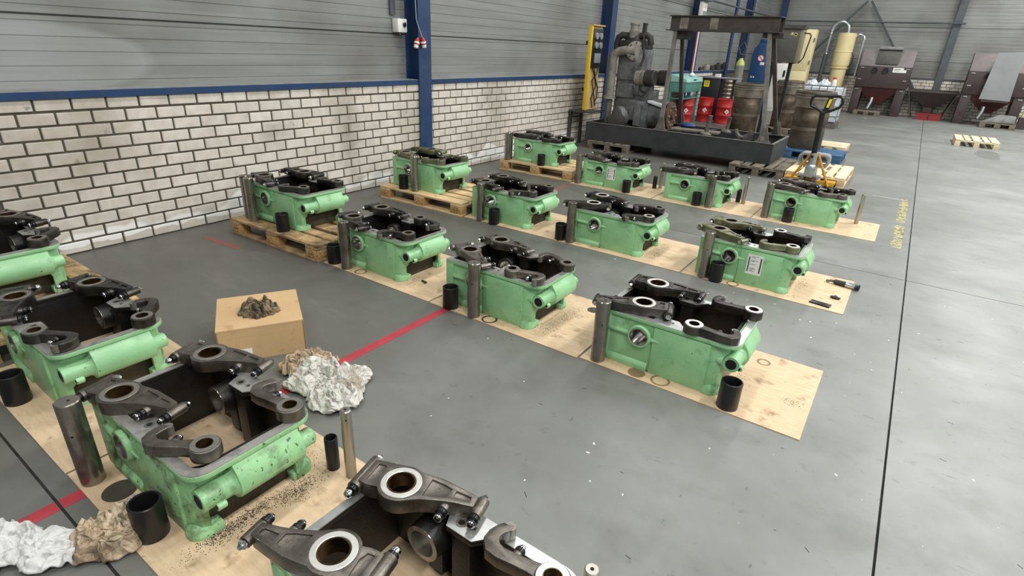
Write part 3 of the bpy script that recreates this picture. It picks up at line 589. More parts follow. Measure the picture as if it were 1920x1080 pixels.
# ------------------------------------------------------------------ rocker arm prototypes (lying on their side)
RT = 0.055
def rocker_protos(sy, body, ringm):
    F = lambda P: [(x, y*sy) for x, y in P][::sy]
    outl = [(-0.135, -0.045), (-0.11, -0.050), (-0.088, -0.050)] + arc(0, 0, 0.078, 215, 310, 8) + [(0.08, -0.042), (0.115, -0.030), (0.155, -0.017), (0.2, -0.007), (0.256, 0.0),
            (0.256, 0.045), (0.2, 0.056), (0.12, 0.070)] + arc(0, 0, 0.078, 62, 108, 4) + [(-0.09, 0.066), (-0.135, 0.058)]
    outl = F(outl)
    me = MB().prism(outl, 0, RT).mesh('b', smooth=0)
    p1 = F([(0.088, -0.022), (0.135, -0.008), (0.165, 0.004), (0.165, 0.042), (0.14, 0.048), (0.085, 0.055)]); p2 = F([(-0.115, -0.032), (-0.09, -0.032), (-0.08, -0.005), (-0.084, 0.048), (-0.115, 0.048)])
    p3 = F([(0.18, 0.014), (0.232, 0.014), (0.238, 0.022), (0.236, 0.034), (0.18, 0.04)])
    cs = [MB().cyl((0, 0, -0.1), (0, 0, 0.2), 0.047, n=32).mesh('c', smooth=0)]
    for p in (p1, p2, p3):
        cs.append(MB().prism(p, RT-0.007, 0.2).mesh('c', smooth=0)); cs.append(MB().prism(p, -0.2, 0.007).mesh('c', smooth=0))
    me = cut(me, cs)
    b = MB().m(body).addmesh(me)
    b.cyl((-0.145, sy*-0.06, 0.0275), (-0.145, sy*0.078, 0.0275), 0.0245, n=18)       # cross bosses
    b.cyl((0.268, sy*-0.012, 0.0275), (0.268, sy*0.060, 0.0275), 0.020, n=18)
    b.cyl((0.165, sy*-0.03, 0.0275), (0.165, sy*0.01, 0.0275), 0.02, n=14)
    bm_ = b.mesh('rocker_body', bevel=0.005, seg=2, smooth=40)
    ring = MB().m(ringm).lathe([(0.048, 0), (0.066, 0), (0.0675, 0.0025), (0.066, 0.004), (0.05, 0.004), (0.048, 0.002)], (0, 0, RT-0.001), (0, 0, 1), 36, True).mesh('ring')
    bush = MB().m('bronze').lathe([(0.0475, 0.001), (0.0475, RT+0.0015), (0.0425, RT+0.0015), (0.0425, 0.001)], (0, 0, 0), (0, 0, 1), 32, True).mesh('bushing')
    sc1 = MB().m('black_part').lathe([(0.0165, 0), (0.019, 0.003), (0.019, 0.014), (0.014, 0.018), (0.012, 0.02)], (0.165, sy*-0.03, 0.0275), (0, -sy, 0), 16).lathe([(0.013, 0.018), (0.0155, 0.022), (0.0155, 0.028), (0.014, 0.030)], (0.165, sy*-0.03, 0.0275), (0, -sy, 0), 16).m('chrome').lathe([(0.0145, 0.029), (0.015, 0.031), (0.0135, 0.034)], (0.165, sy*-0.03, 0.0275), (0, -sy, 0), 16).m('black_part').lathe([(0.011, 0.033), (0.008, 0.039), (0.002, 0.041)], (0.165, sy*-0.03, 0.0275), (0, -sy, 0), 16).mesh('screw')
    sc2 = MB().m('black_part').lathe([(0.0165, 0), (0.019, 0.003), (0.019, 0.014), (0.014, 0.018), (0.012, 0.02)], (0.268, sy*-0.013, 0.0275), (0, -sy, 0), 16).lathe([(0.013, 0.018), (0.0155, 0.022), (0.0155, 0.028), (0.014, 0.030)], (0.268, sy*-0.013, 0.0275), (0, -sy, 0), 16).m('chrome').lathe([(0.0145, 0.029), (0.015, 0.031), (0.0135, 0.034)], (0.268, sy*-0.013, 0.0275), (0, -sy, 0), 16).m('black_part').lathe([(0.011, 0.033), (0.008, 0.039), (0.002, 0.041)], (0.268, sy*-0.013, 0.0275), (0, -sy, 0), 16).mesh('screw')
    ball = MB().m('black_part').cyl((-0.145, sy*-0.06, 0.0275), (-0.145, sy*-0.074, 0.0275), 0.019, n=16).m('chrome').ball((-0.145, sy*-0.086, 0.0275), 0.0165).mesh('ball_stud')
    nut = MB().m('chrome').cyl((-0.145, sy*0.078, 0.0275), (-0.145, sy*0.092, 0.0275), 0.016, n=6).cyl((-0.145, sy*0.092, 0.0275), (-0.145, sy*0.102, 0.0275), 0.009, n=10).mesh('lock_nut', smooth=30)
    nut2 = MB().m('chrome').cyl((0.268, sy*0.062, 0.0275), (0.268, sy*0.072, 0.0275), 0.0155, n=6).cyl((0.268, sy*0.072, 0.0275), (0.268, sy*0.082, 0.0275), 0.008, n=10).mesh('lock_nut', smooth=30)
    return [('body', bm_), ('ring_face', ring), ('bushing', bush), ('adjusting_screw', sc1), ('adjusting_screw', sc2), ('ball_stud', ball), ('lock_nut', nut), ('lock_nut', nut2)]
FT = 0.05
def finger_protos(sy, body, ringm):
    path = [(0.03, 0.0, 0.027), (0.07, 0.003, 0.021), (0.12, 0.009, 0.0195), (0.165, 0.014, 0.0205), (0.198, 0.010, 0.0215), (0.216, -0.010, 0.0205), (0.217, -0.034, 0.019), (0.210, -0.056, 0.018), (0.200, -0.072, 0.018)]
    L, R = [], []
    for i, (x, y, w) in enumerate(path):
        a = path[min(i+1, len(path)-1)]; c = path[max(i-1, 0)]; d = Vector((a[0]-c[0], a[1]-c[1], 0)).normalized(); nx, ny = -d.y, d.x
        L.append((x+nx*w, y+ny*w)); R.append((x-nx*w, y-ny*w))
    e = path[-1]
    R[5] = (0.190, -0.019); R[4] = (0.182, -0.012)
    outl = R + [(e[0]-0.018, e[1]-0.014)] + L[::-1]
    outl = [(x, y*sy) for x, y in outl][::sy]
    b = MB().m(body).prism(outl, 0.003, FT-0.003)
    b.lathe([(0.028, 0), (0.050, 0), (0.053, 0.004), (0.053, FT-0.004), (0.050, FT), (0.028, FT)], (0, 0, 0), (0, 0, 1), 32, True)
    b.cyl((0.128, sy*-0.012, 0.025), (0.128, sy*-0.026, 0.025), 0.017, n=14)
    me = b.mesh('finger_body', bevel=0.006, seg=2, smooth=45)
    ring = MB().m(ringm).lathe([(0.028, 0), (0.047, 0), (0.047, 0.003), (0.028, 0.003)], (0, 0, FT-0.0005), (0, 0, 1), 30, True).mesh('ring')
    bush = MB().m('bronze').lathe([(0.0285, 0.001), (0.0285, FT+0.003), (0.0255, FT+0.003), (0.0255, 0.001)], (0, 0, 0), (0, 0, 1), 26, True).mesh('bushing')
    stud = MB().m('black_part').lathe([(0.015, 0), (0.0165, 0.003), (0.0165, 0.015), (0.012, 0.019)], (0.128, sy*-0.026, 0.025), (0, -sy, 0), 14).m('chrome').lathe([(0.0125, 0.018), (0.013, 0.022), (0.009, 0.030)], (0.128, sy*-0.026, 0.025), (0, -sy, 0), 14).mesh('stud')
    pad = MB().m('ring_dull').cyl((0.192, sy*-0.083, 0.006), (0.192, sy*-0.083, FT-0.006), 0.0175, n=16).mesh('contact_pad')
    return [('body', me), ('ring_face', ring), ('bushing', bush), ('stud', stud), ('contact_pad', pad)]
ROCK = {}; FING = {}
for sy in (1, -1):
    base_r = rocker_protos(sy, 'cast', 'ring_dull'); base_f = finger_protos(sy, 'cast', 'ring_dull')
    for key, bmat, rmat in (('grey', 'cast', 'ring_dull'), ('bright', 'cast', 'ring_bright'), ('dark', 'cast_dark', 'ring_dull'), ('darkb', 'cast_dark', 'ring_bright'), ('olive', 'cast_olive', 'ring_dull'), ('oliveb', 'cast_olive', 'ring_bright')):
        def var(lst):
            out = []
            for n, me in lst:
                if n == 'body': me = remat(me, bmat)
                elif n == 'ring_face': me = remat(me, rmat)
                out.append((n, me))
            return out
        ROCK[key, sy] = var(base_r); FING[key, sy] = var(base_f)

# housing table: position, then arms (kind, x, y, degrees, turned over, finish) in the housing's own frame
HOUS = {
 (1, 1): (0.43, 0.56, 'G', 'rim', [('r', 0.03, 0.42, 15, 0, 'dark'), ('f', 0.69, 0.378, 140, 1, 'dark')]),
 (1, 2): (1.640, 0.572, 'G', 'rim', [('r', 0.069, 0.405, 16, 0, 'dark'), ('r', -0.011, 0.085, -17, 1, 'dark'), ('f', 0.70, 0.395, 145, 1, 'dark'), ('f', 0.488, 0.018, 26, 0, 'dark')]),
 (1, 3): (2.873, 0.561, 'D', 'rim', [('r', 0.075, 0.424, 18, 0, 'grey'), ('r', 0.098, 0.052, 14, 0, 'grey'), ('f', 0.678, 0.415, -176, 0, 'grey'), ('f', 0.645, 0.100, -149, 0, 'grey')]),
 (1, 4): (4.108, 0.560, 'G', 'rimb', [('r', 0.090, 0.385, 14, 0, 'bright'), ('r', 0.131, 0.085, -166, 0, 'bright'), ('f', 0.665, 0.390, -178, 0, 'bright')]),
 (2, 1): (0.514, 2.691, 'G', 'rim', [('r', 0.150, 0.445, -168, 1, 'dark'), ('r', 0.030, 0.105, -18, 1, 'dark'), ('f', 0.655, 0.425, -168, 0, 'dark'), ('f', 0.640, 0.085, -152, 0, 'dark')]),
 (2, 2): (1.718, 2.696, 'G', 'rim', [('r', 0.010, 0.430, -4, 0, 'dark'), ('r', 0.045, 0.095, -22, 1, 'dark'), ('f', 0.450, 0.440, -6, 0, 'dark'), ('f', 0.662, 0.095, -156, 1, 'dark')]),
 (2, 3): (2.905, 2.684, 'G', 'rim', [('r', 0.095, 0.440, -10, 0, 'grey'), ('r', 0.056, 0.130, -24, 1, 'grey'), ('f', 0.700, 0.370, 160, 1, 'grey'), ('f', 0.480, 0.040, 10, 0, 'grey')]),
 (2, 4): (4.099, 2.698, 'G', 'rimb', [('r', 0.122, 0.420, 3, 0, 'darkb'), ('r', 0.166, 0.094, -163, 0, 'darkb'), ('f', 0.695, 0.425, -179, 0, 'darkb'), ('f', 0.483, 0.022, -1, 1, 'darkb')]),
 (3, 1): (0.502, 4.468, 'G', 'rim', [('r', 0.150, 0.440, -165, 1, 'olive'), ('r', 0.060, 0.105, -16, 1, 'olive'), ('f', 0.690, 0.385, -172, 1, 'olive'), ('f', 0.640, 0.060, -160, 0, 'olive')]),
 (3, 2): (1.708, 4.447, 'G', 'rim', [('r', 0.040, 0.420, -9, 0, 'dark'), ('r', 0.041, 0.100, -20, 1, 'dark'), ('f', 0.640, 0.405, -164, 1, 'dark'), ('f', 0.640, 0.090, -150, 1, 'dark')]),
 (3, 3): (2.904, 4.454, 'G', 'rimb', [('r', 0.040, 0.440, -12, 0, 'darkb'), ('r', 0.110, 0.120, -158, 0, 'darkb'), ('f', 0.640, 0.415, -167, 1, 'dark'), ('f', 0.680, 0.075, -155, 1, 'darkb')]),
 (3, 4): (4.127, 4.451, 'G', 'rimb', [('r', 0.067, 0.440, -3, 0, 'olive'), ('r', 0.054, 0.135, -26, 1, 'olive'), ('f', 0.470, 0.450, -10, 1, 'darkb'), ('f', 0.628, 0.080, -165, 0, 'oliveb')]),
 (4, 1): (0.620, 6.759, 'G', 'rim', [('r', 0.040, 0.440, -8, 0, 'dark'), ('r', 0.165, 0.115, -170, 0, 'dark'), ('f', 0.680, 0.360, 172, 1, 'dark'), ('f', 0.660, 0.050, -158, 0, 'dark')]),
 (4, 2): (1.811, 6.706, 'G', 'rim', [('r', 0.040, 0.440, -12, 0, 'grey'), ('r', 0.060, 0.120, -24, 1, 'grey'), ('f', 0.680, 0.400, -166, 1, 'dark'), ('f', 0.670, 0.060, -156, 0, 'grey')]),
 (4, 3): (2.966, 6.739, 'G', 'rim', [('r', 0.070, 0.435, -14, 0, 'dark'), ('r', 0.120, 0.110, -162, 0, 'dark'), ('f', 0.670, 0.405, -168, 1, 'dark'), ('f', 0.650, 0.085, -166, 1, 'dark')]),
 (4, 4): (4.179, 6.764, 'G', 'rim', [('r', 0.130, 0.450, -14, 0, 'grey'), ('r', 0.080, 0.125, -24, 1, 'grey'), ('f', 0.720, 0.390, -170, 1, 'dark'), ('f', 0.670, 0.050, -167, 0, 'grey')]),
}
LOOK = {'grey': 'grey', 'bright': 'bright-ringed', 'dark': 'dark', 'darkb': 'dark pale-ringed', 'olive': 'olive', 'oliveb': 'olive'}
STICK = MB().m('white').box(0, 0.078, -0.0006, 0, 0, 0.112).m('ink').box(0.006, 0.012, -0.001, 0, 0.012, 0.098).box(0.065, 0.072, -0.001, 0, 0.012, 0.098).m('ink_light')
for zz, w in ((0.1, 0.036), (0.093, 0.022), (0.078, 0.034), (0.072, 0.02), (0.055, 0.028), (0.034, 0.024), (0.028, 0.03), (0.022, 0.018), (0.016, 0.026)): STICK.box(0.018, 0.018+w, -0.001, 0, zz, zz+0.003)
STICK = STICK.mesh('sticker', smooth=0)
for (r, c), (hx, hy, gm, rimk, arms) in HOUS.items():
    z0 = 0.144 if c == 1 else 0.005
    extra = {(1, 3): ' with oily grime', (3, 4): ' with white sticker', (4, 2): ' with white sticker'}.get((r, c), '')
    t = thing('housing', 'light green cast housing'+extra+', '+HP(r, c).replace('the ', '', 1).replace(' housing', ' one'), 'housing', (hx, hy, z0), random.uniform(-.006, .006), 'green cast housings in rows')
    obj('casting', CAST_D if gm == 'D' else CAST_G, t); obj('machined_rim', RIM_B if rimk == 'rimb' else RIM_D, t)
    obj('bore_bush', BUSH, t); obj('bore_bush', BUSHB, t); obj('tube_mouth', MOUTH_G, t); obj('lug_hole', LUG_HOLE, t)
    for b in BH1: obj('bolt_hole', b, t)
    if extra.endswith('sticker'):
        s = obj('sticker', STICK, t, (0.345, -0.0102, 0.10) if r == 3 else (0.32, -0.0102, 0.11)); s.scale = (1.5, 1, 1.45); s['label'] = 'white paper sticker with two barcode strips'
    for kind, ax, ay, deg, fl, fin in arms:
        far = ay > 0.25
        P = (ROCK if kind == 'r' else FING)[fin, -1 if fl else 1]
        side = 'far' if far else 'near'
        if kind == 'r': lab = '%s rocker arm on the %s rim of %s' % (LOOK[fin], side, HP(r, c))
        else: lab = 'small %s finger arm on %s rim of %s' % (LOOK[fin], side, HP(r, c))
        a = thing('rocker_arm' if kind == 'r' else 'finger_arm', lab, 'rocker arm' if kind == 'r' else 'finger arm', (hx+ax, hy+ay, z0+HZ+0.0008), math.radians(deg), 'rocker arms on the housings' if kind == 'r' else 'finger arms on the housings')
        for n, me in P: obj(n, me, a)

# ------------------------------------------------------------------ pins and sleeves
def pin_mesh(rr, h, m, holes):
    b = MB().m(m).lathe([(rr-0.003, 0), (rr, 0.003), (rr, h-0.004), (rr-0.004, h)], n=32)
    return b.mesh('pin', smooth=40)
PINM = pin_mesh(0.0425, 0.39, 'pin', 1); PINH = MB().m('hole').cyl((0.006, 0, 0.3902), (0.006, 0, 0.3906), 0.006, n=12).mesh('oil_hole')
PINS_ = MB().m('hole').cyl((0, -0.0424, 0.25), (0, -0.0428, 0.25), 0.005, n=10).mesh('oil_hole')
PINS = [(1, 3, 2.906, 0.462, ''), (2, 1, 0.612, 2.60, ''), (2, 1, 0.50, 2.63, 'second '), (2, 2, 1.854, 2.612, ''), (2, 3, 3.164, 2.606, ''), (2, 4, 4.088, 2.636, ''), (3, 1, 0.882, 4.38, ''), (3, 2, 1.825, 4.380, ''),
        (3, 3, 2.890, 4.395, ''), (3, 4, 4.164, 4.388, ''), (4, 1, 0.525, 6.655, ''), (4, 1, 0.50, 6.745, 'second '), (4, 2, 1.735, 6.635, ''), (4, 3, 3.515, 6.654, ''), (4, 4, 4.150, 6.70, '')]
for r, c, x, y, w in PINS:
    z0 = 0.144 if c == 1 else 0.005
    t = thing('steel_pin', '%stall round steel pin standing before %s' % (w, HP(r, c)), 'pin', (x, y, z0), random.uniform(0, 1) if r > 1 else 0.9, 'tall steel pins')
    obj('shaft', PINM, t); obj('oil_hole', PINH, t); obj('oil_hole', PINS_, t)
SLV = MB().m('black_ox').lathe([(0.0535, 0), (0.0545, 0.002), (0.0545, 0.153), (0.0525, 0.155), (0.0465, 0.155), (0.045, 0.152), (0.045, 0.002), (0.046, 0)], n=36, close=True).mesh('sleeve', smooth=40)
SLEEVES = [(1, 2, 2.036, 0.463), (1, 3, 3.371, 0.482), (2, 1, 1.054, 2.600), (2, 2, 1.685, 2.628), (2, 3, 2.953, 2.612), (2, 4, 4.845, 2.646), (3, 1, 0.706, 4.376), (3, 2, 2.004, 4.375), (3, 3, 2.775, 4.415),
           (3, 4, 4.274, 4.378), (4, 1, 1.097, 6.685), (4, 2, 2.455, 6.628), (4, 3, 3.363, 6.662), (4, 4, 4.393, 6.690)]
for r, c, x, y in SLEEVES:
    z0 = 0.144 if c == 1 else 0.005
    o = obj('black_sleeve', SLV, None, (x, y, z0)); tag(o, 'wide black open sleeve standing by '+HP(r, c), 'sleeve', 'black sleeves')
SP = MB().m('pin_small').lathe([(0.020, 0), (0.0225, 0.003), (0.0225, 0.335), (0.019, 0.339)], n=24).mesh('small_pin', smooth=40)
SPH = MB().m('hole').cyl((0, 0, 0.3392), (0, 0, 0.3396), 0.006, n=12).mesh('oil_hole')
SPS = MB().m('hole').cyl((0, -0.0224, 0.30), (0, -0.0228, 0.30), 0.004, n=10).mesh('oil_hole')
for x, y, lab in ((3.705, 1.116, 'thin bright steel pin standing behind the third front-row housing'), (4.838, 1.064, 'thin steel pin with two top holes at the bottom edge of the photo'), (2.70, 7.20, 'thin steel pin left of the third rear-row housing'),
                  (5.037, 7.18, 'thin steel pin at the far right of the rear-row plywood'), (3.80, 7.16, 'thin steel pin right of the third rear-row housing'), (1.62, 5.10, 'thin steel pin behind the third-row housing next to the pallet')):
    t = thing('thin_pin', lab, 'pin', (x, y, 0.005 if x != 1.62 else 0.0), 0.9 if y < 2 else 0.3, 'thin steel pins')
    obj('shaft', SP, t); obj('oil_hole', SPH, t); obj('oil_hole', SPS, t)
SS = MB().m('black_ox').lathe([(0.027, 0), (0.0275, 0.002), (0.0275, 0.158), (0.026, 0.16), (0.022, 0.16), (0.0215, 0.158), (0.0215, 0.0)], n=24, close=True).mesh('small_sleeve', smooth=40)
for x, y, lab in ((3.606, 1.102, 'slim black sleeve beside the thin pin behind the third front-row housing'), (2.644, 7.13, 'slim black sleeve beside the thin pin left of the third rear-row housing'), (3.725, 7.20, 'slim black sleeve beside the thin pin right of the third rear-row housing')):
    tag(obj('slim_sleeve', SS, None, (x, y, 0.005)), lab, 'sleeve', 'slim black sleeves')
#PART2
# ------------------------------------------------------------------ cardboard box and cleaning rags
t = thing('cardboard_box', 'brown cardboard box with a torn hole and rags in its lid', 'box', (2.378, 1.55, 0), math.radians(60))
lidm = cut(MB().m('card').box(-0.226, 0.226, -0.226, 0.226, 0.196, 0.205).mesh('lid', smooth=0), [MB().prism([(-0.09, -0.10), (0.05, -0.115), (0.11, -0.02), (0.07, 0.09), (-0.06, 0.07)], 0.1, 0.3).mesh('c', smooth=0)])
obj('lid', lidm, t)
for k in range(4):
    obj('side', MB().m('card').box(-0.225, 0.225, -0.225, -0.219, 0, 0.196).m('ply_edge').box(-0.225, 0.225, -0.2254, -0.225, 0.148, 0.150).mesh('side', smooth=0), t, rot=(0, 0, k*PI/2))
o = obj('shipping_label', MB().m('white').box(-0.16, -0.06, -0.2262, -0.2255, 0.0, 0.075).m('ink').box(-0.11, -0.107, -0.2266, -0.2262, 0.02, 0.06).box(-0.103, -0.101, -0.2266, -0.2262, 0.02, 0.06).box(-0.097, -0.092, -0.2266, -0.2262, 0.02, 0.06).box(-0.088, -0.086, -0.2266, -0.2262, 0.02, 0.06).mesh('ship', smooth=0), t, rot=(0, 0, PI/2*0))
o['label'] = 'white label with a barcode'
def rag(name, label, loc, rx, ry, h, m, seed, rz=0, n=84, ridge=1.0, group='cleaning rags', z0=0.0):
    """a crumpled cloth: a heap with sharp ridged folds and an irregular hem"""
    b = MB().m(m); V = []
    for j in range(n+1):
        row = []
        for i in range(n):
            a = 2*PI*i/n; t_ = j/n
            hem = 1+0.30*mnoise.noise(Vector((math.cos(a)*1.7, math.sin(a)*1.7, seed)))+0.12*mnoise.noise(Vector((math.cos(a)*5, math.sin(a)*5, seed+4)))
            x, y = math.cos(a)*t_*hem, math.sin(a)*t_*hem
            p = Vector((x*1.9, y*1.9, seed*1.3))
            w = Vector((mnoise.noise(p*1.3), mnoise.noise(p*1.3+Vector((9, 2, 1))), 0))*0.55
            q = p+w*0.5; fs = 0.0; ws = 0.001
            for kf in range(5):
                th = seed*1.7+kf*1.31; u = q.x*math.cos(th)+q.y*math.sin(th)+0.45*mnoise.noise(q*1.1+Vector((kf*4.1, 0, seed)))+0.10*mnoise.noise(q*3.3+Vector((kf, 3, 0)))
                tri = abs(2*((u*(0.8+0.22*kf)+kf*.37) % 1.0)-1); tri = tri*tri*(3-2*tri)
                wt = max(0.0, mnoise.noise(q*0.95+Vector((kf*7.3, 1.7, seed)))+0.22)**1.2
                fs += wt*tri; ws += wt
            f2 = fs/ws; f3 = 1-abs(mnoise.noise(q*3.6))*2
            body = max(0.0, 1-t_**2.6)**0.6
            z = h*body*(0.30+ridge*(0.72*f2+0.10*f3)+0.22*mnoise.noise(q*0.8)) + 0.006*(1-t_)+0.004
            edge = 0.030*f2*t_
            z = max(0.002, z+edge)
            cx = mnoise.noise(p*4.2)*0.05; cy = mnoise.noise(p*4.2+Vector((5, 5, 5)))*0.05
            row.append(b.bm.verts.new((x*rx+cx*rx, y*ry+cy*ry, z+z0)))
        V.append(row)
    for j in range(n):
        for i in range(n): b._f([V[j][i], V[j+1][i], V[j+1][(i+1) % n], V[j][(i+1) % n]])
    me = b.mesh('rag', smooth=180)
    me = bake(me, 'rag', [('SOLIDIFY', dict(thickness=0.003, offset=-1))])
    o = obj(name, me, None, loc, (0, 0, rz)); tag(o, label, 'rag', group); return o
rag('rag', 'oily brown rag stuffed into the cardboard box hole', (2.40, 1.535, 0.165), 0.125, 0.105, 0.10, 'rag_oily', 3.3, 0.4)
rag('rag', 'white stained rag heap beside the cardboard box', (3.06, 1.50, 0), 0.22, 0.17, 0.11, 'rag_white', 7.1, 0.5)
rag('rag', 'crumpled white rag at the near edge of the heap by the box', (3.20, 1.42, 0), 0.17, 0.13, 0.075, 'rag_white', 12.4, -0.4)
rag('rag', 'dirty rag at the box side of the white heap', (2.87, 1.505, 0), 0.15, 0.11, 0.10, 'rag_brown', 4.2, 1.0)
rag('rag', 'brown oil-stained rag beside the black sleeve in the foreground', (3.285, 0.395, 0.0), 0.125, 0.10, 0.10, 'rag_brown', 2.6, 0.9)
rag('rag', 'small white rag tucked behind the brown foreground rag', (3.225, 0.50, 0.005), 0.06, 0.045, 0.06, 'rag_white', 15.6, 0.9)
rag('rag', 'clean white cloth on the floor at the bottom left', (3.20, 0.255, 0), 0.15, 0.095, 0.07, 'rag_clean', 9.5, 0.85, ridge=0.5)
rag('rag', 'white cloth cut by the bottom left corner of the photo', (3.02, 0.12, 0), 0.15, 0.10, 0.10, 'rag_clean', 21.2, 0.6, ridge=0.5)

# ------------------------------------------------------------------ floor paint, stains and small debris
def flat(name, pts, m, label, cat, z=0.0012, group=None, h=0.0008):
    o = obj(name, MB().m(m).prism(pts, z-h, z).mesh(name, smooth=0)); return tag(o, label, cat, group)
flat('floor_line', [(2.915, 0.336), (2.98, 0.336), (2.98, 2.57), (2.915, 2.57)], 'red_line', 'red painted line across the aisle beside the white rags', 'floor marking')
flat('floor_line', [(2.915, -0.9), (2.98, -0.9), (2.98, 0.324), (2.915, 0.324)], 'red_line', 'red painted line ending at the bottom left picture edge', 'floor marking')
flat('floor_line', [(0.33, 2.245), (0.82, 2.28), (0.82, 2.345), (0.33, 2.305)], 'red_worn', 'worn red line on the floor before the second-row pallet', 'floor marking')
flat('floor_line', [(1.67, 5.95), (1.73, 5.95), (1.73, 6.54), (1.67, 6.54)], 'red_worn', 'faint worn red line before the rear-row pallet', 'floor marking')
for (ya, yb, lab) in ((6.50, 7.50, 'worn yellow stencilled lettering on floor, nearer half'), (7.66, 9.02, 'worn yellow stencilled lettering on floor, farther half')):
    b = MB().m('yellow_worn'); y = ya; rr = random.Random(int(ya*10))
    while y < yb:                                     # broken letter strokes, mostly worn away
        w = rr.uniform(0.03, 0.055)
        for k in range(rr.randint(2, 3)):
            x = 5.40+rr.uniform(0, 0.07); b.box(x, min(5.50, x+rr.uniform(0.03, 0.07)), y+rr.uniform(0, 0.03), y+w, 0.0003, 0.0009)
        b.box(5.40+rr.uniform(0, 0.04), 5.495, y, y+0.028, 0.0003, 0.001); y += w+rr.uniform(0.012, 0.03)
    o = obj('floor_lettering', b.mesh('letters', smooth=0)); tag(o, lab, 'floor marking', 'yellow floor lettering', 'stuff')
flat('tape_mark', [(4.47, 5.46), (4.58, 5.45), (4.585, 5.53), (4.475, 5.54)], 'yellow_worn', 'small yellow tape patch behind the right-end third-row housing', 'floor marking')
flat('floor_line', [(5.08, 9.02), (5.40, 9.0), (5.40, 9.012), (5.08, 9.032)], 'fleck', 'thin broken white chalk line by the yellow lettering', 'floor marking')
def ring_stain(x, y, ro, ri, lab, z=0.0058, m='stain_ply'):
    o = obj('oil_ring', MB().m(m).lathe([(ri, 0), (ro, 0), (ro, 0.0006), (ri, 0.0006)], (x, y, z-0.0006), (0, 0, 1), 28, True).mesh('oil_ring')); tag(o, lab, 'oil stain', 'oil rings on the plywood')
for u in ((1.995, 2.632, 0.05, 0.036, 'dark oil ring on plywood before the second-row housing next to the pallet', 0.0058, 'stain_ply'), (3.28, 2.632, 0.055, 0.041, 'dark ring on plywood before the third second-row housing', 0.0058, 'stain'), (4.335, 2.645, 0.05, 0.0, 'round oil patch before the right-end second-row housing', 0.0058, 'stain_ply'),
          (4.475, 2.652, 0.055, 0.042, 'oil ring before the right-end second-row housing', 0.0058, 'stain_ply'), (4.41, 4.395, 0.05, 0.036, 'oil ring before the right-end third-row housing', 0.0058, 'stain_ply'), (4.90, 3.25, 0.04, 0.028, 'faint oil ring right of the right-end second-row housing', 0.0058, 'stain_ply'),
          (2.55, 5.02, 0.04, 0.02, 'dark oil ring behind the third-row housing next to the pallet', 0.0058, 'stain_ply'), (3.76, 3.22, 0.045, 0.0, 'dark oil patch on plywood behind the third second-row housing', 0.0058, 'stain'), (3.05, 0.50, 0.062, 0.0, 'large oil blot on plywood near the foreground rags', 0.0058, 'stain')): ring_stain(*u)
b = MB().m('crumb'); rr = random.Random(5)           # swept-up dirt grains that nobody could count
def grains(cx, cy, sx, sy, n, z=0.005, s=0.006):
    for _ in range(n):
        x = rr.gauss(cx, sx); y = rr.gauss(cy, sy); r_ = s*rr.uniform(0.3, 1.1); a = rr.uniform(0, 3)
        b.box(-r_, r_, -r_*.6, r_*.6, 0, r_*.6, Matrix.Translation((x, y, z)) @ Matrix.Rotation(a, 4, 'Z'))
for gx, gy, gsx, gsy, gn in ((3.565, 0.70, 0.02, 0.10, 700), (3.60, 0.93, 0.025, 0.06, 450), (3.56, 0.62, 0.035, 0.03, 250), (3.62, 2.78, 0.05, 0.05, 160), (5.12, 2.90, 0.03, 0.02, 60), (5.15, 4.62, 0.05, 0.04, 60), (3.70, 4.62, 0.06, 0.05, 130), (2.47, 2.78, 0.05, 0.05, 110), (4.86, 4.75, 0.03, 0.10, 160), (3.45, 1.08, 0.1, 0.04, 110), (4.83, 2.95, 0.03, 0.08, 110), (3.66, 4.75, 0.03, 0.1, 130), (2.44, 4.75, 0.03, 0.1, 110), (3.66, 3.0, 0.03, 0.1, 150)): grains(gx, gy, gsx, gsy, int(gn*1.6), 0.005, 0.0018)
o = obj('dirt_grains', b.mesh('dirt', smooth=0)); tag(o, 'scattered black dirt grains on the plywood beside the housings', 'dirt', None, 'stuff')
b = MB().m('fleck')
for _ in range(130):
    x = rr.uniform(3.2, 7.5); y = rr.uniform(1.2, 5.2)
    if any(ROWY[k]-0.03 < y < ROWY[k]+0.82 for k in ROWY) and x < 5.3: continue
    r_ = rr.uniform(0.002, 0.008); b.box(-r_, r_, -r_*.5, r_*.5, 0, 0.001, Matrix.Translation((x, y, 0)) @ Matrix.Rotation(rr.uniform(0, 3), 4, 'Z'))
o = obj('paint_flecks', b.mesh('flecks', smooth=0)); tag(o, 'tiny white paint flecks scattered over the grey floor', 'flecks', None, 'stuff')
b = MB().m('crumb')
for _ in range(150):
    x = rr.uniform(3.0, 8.0); y = rr.uniform(1.2, 8)
    if any(ROWY[k]-0.03 < y < ROWY[k]+0.82 for k in ROWY) and x < 5.3: continue
    r_ = rr.uniform(0.004, 0.02); b.box(-r_, r_, -0.0015, 0.0015, 0.0, 0.0006, Matrix.Translation((x, y, 0)) @ Matrix.Rotation(rr.uniform(-0.9, 0.6), 4, 'Z'))
o = obj('scuff_marks', b.mesh('scuffs', smooth=0)); tag(o, 'short dark scuff marks scattered over the grey floor', 'scuffs', None, 'stuff')
def blob(cx, cy, sx, sy, seed, lab):
    pts = []
    for i in range(26):
        a = 2*PI*i/26; k = 1+0.45*mnoise.noise(Vector((math.cos(a)*1.6, math.sin(a)*1.6, seed))); pts.append((cx+sx*k*math.cos(a), cy+sy*k*math.sin(a)))
    flat('floor_stain', pts, 'stain_floor', lab, 'stain', 0.0006, 'dark floor stains', 0.0005)
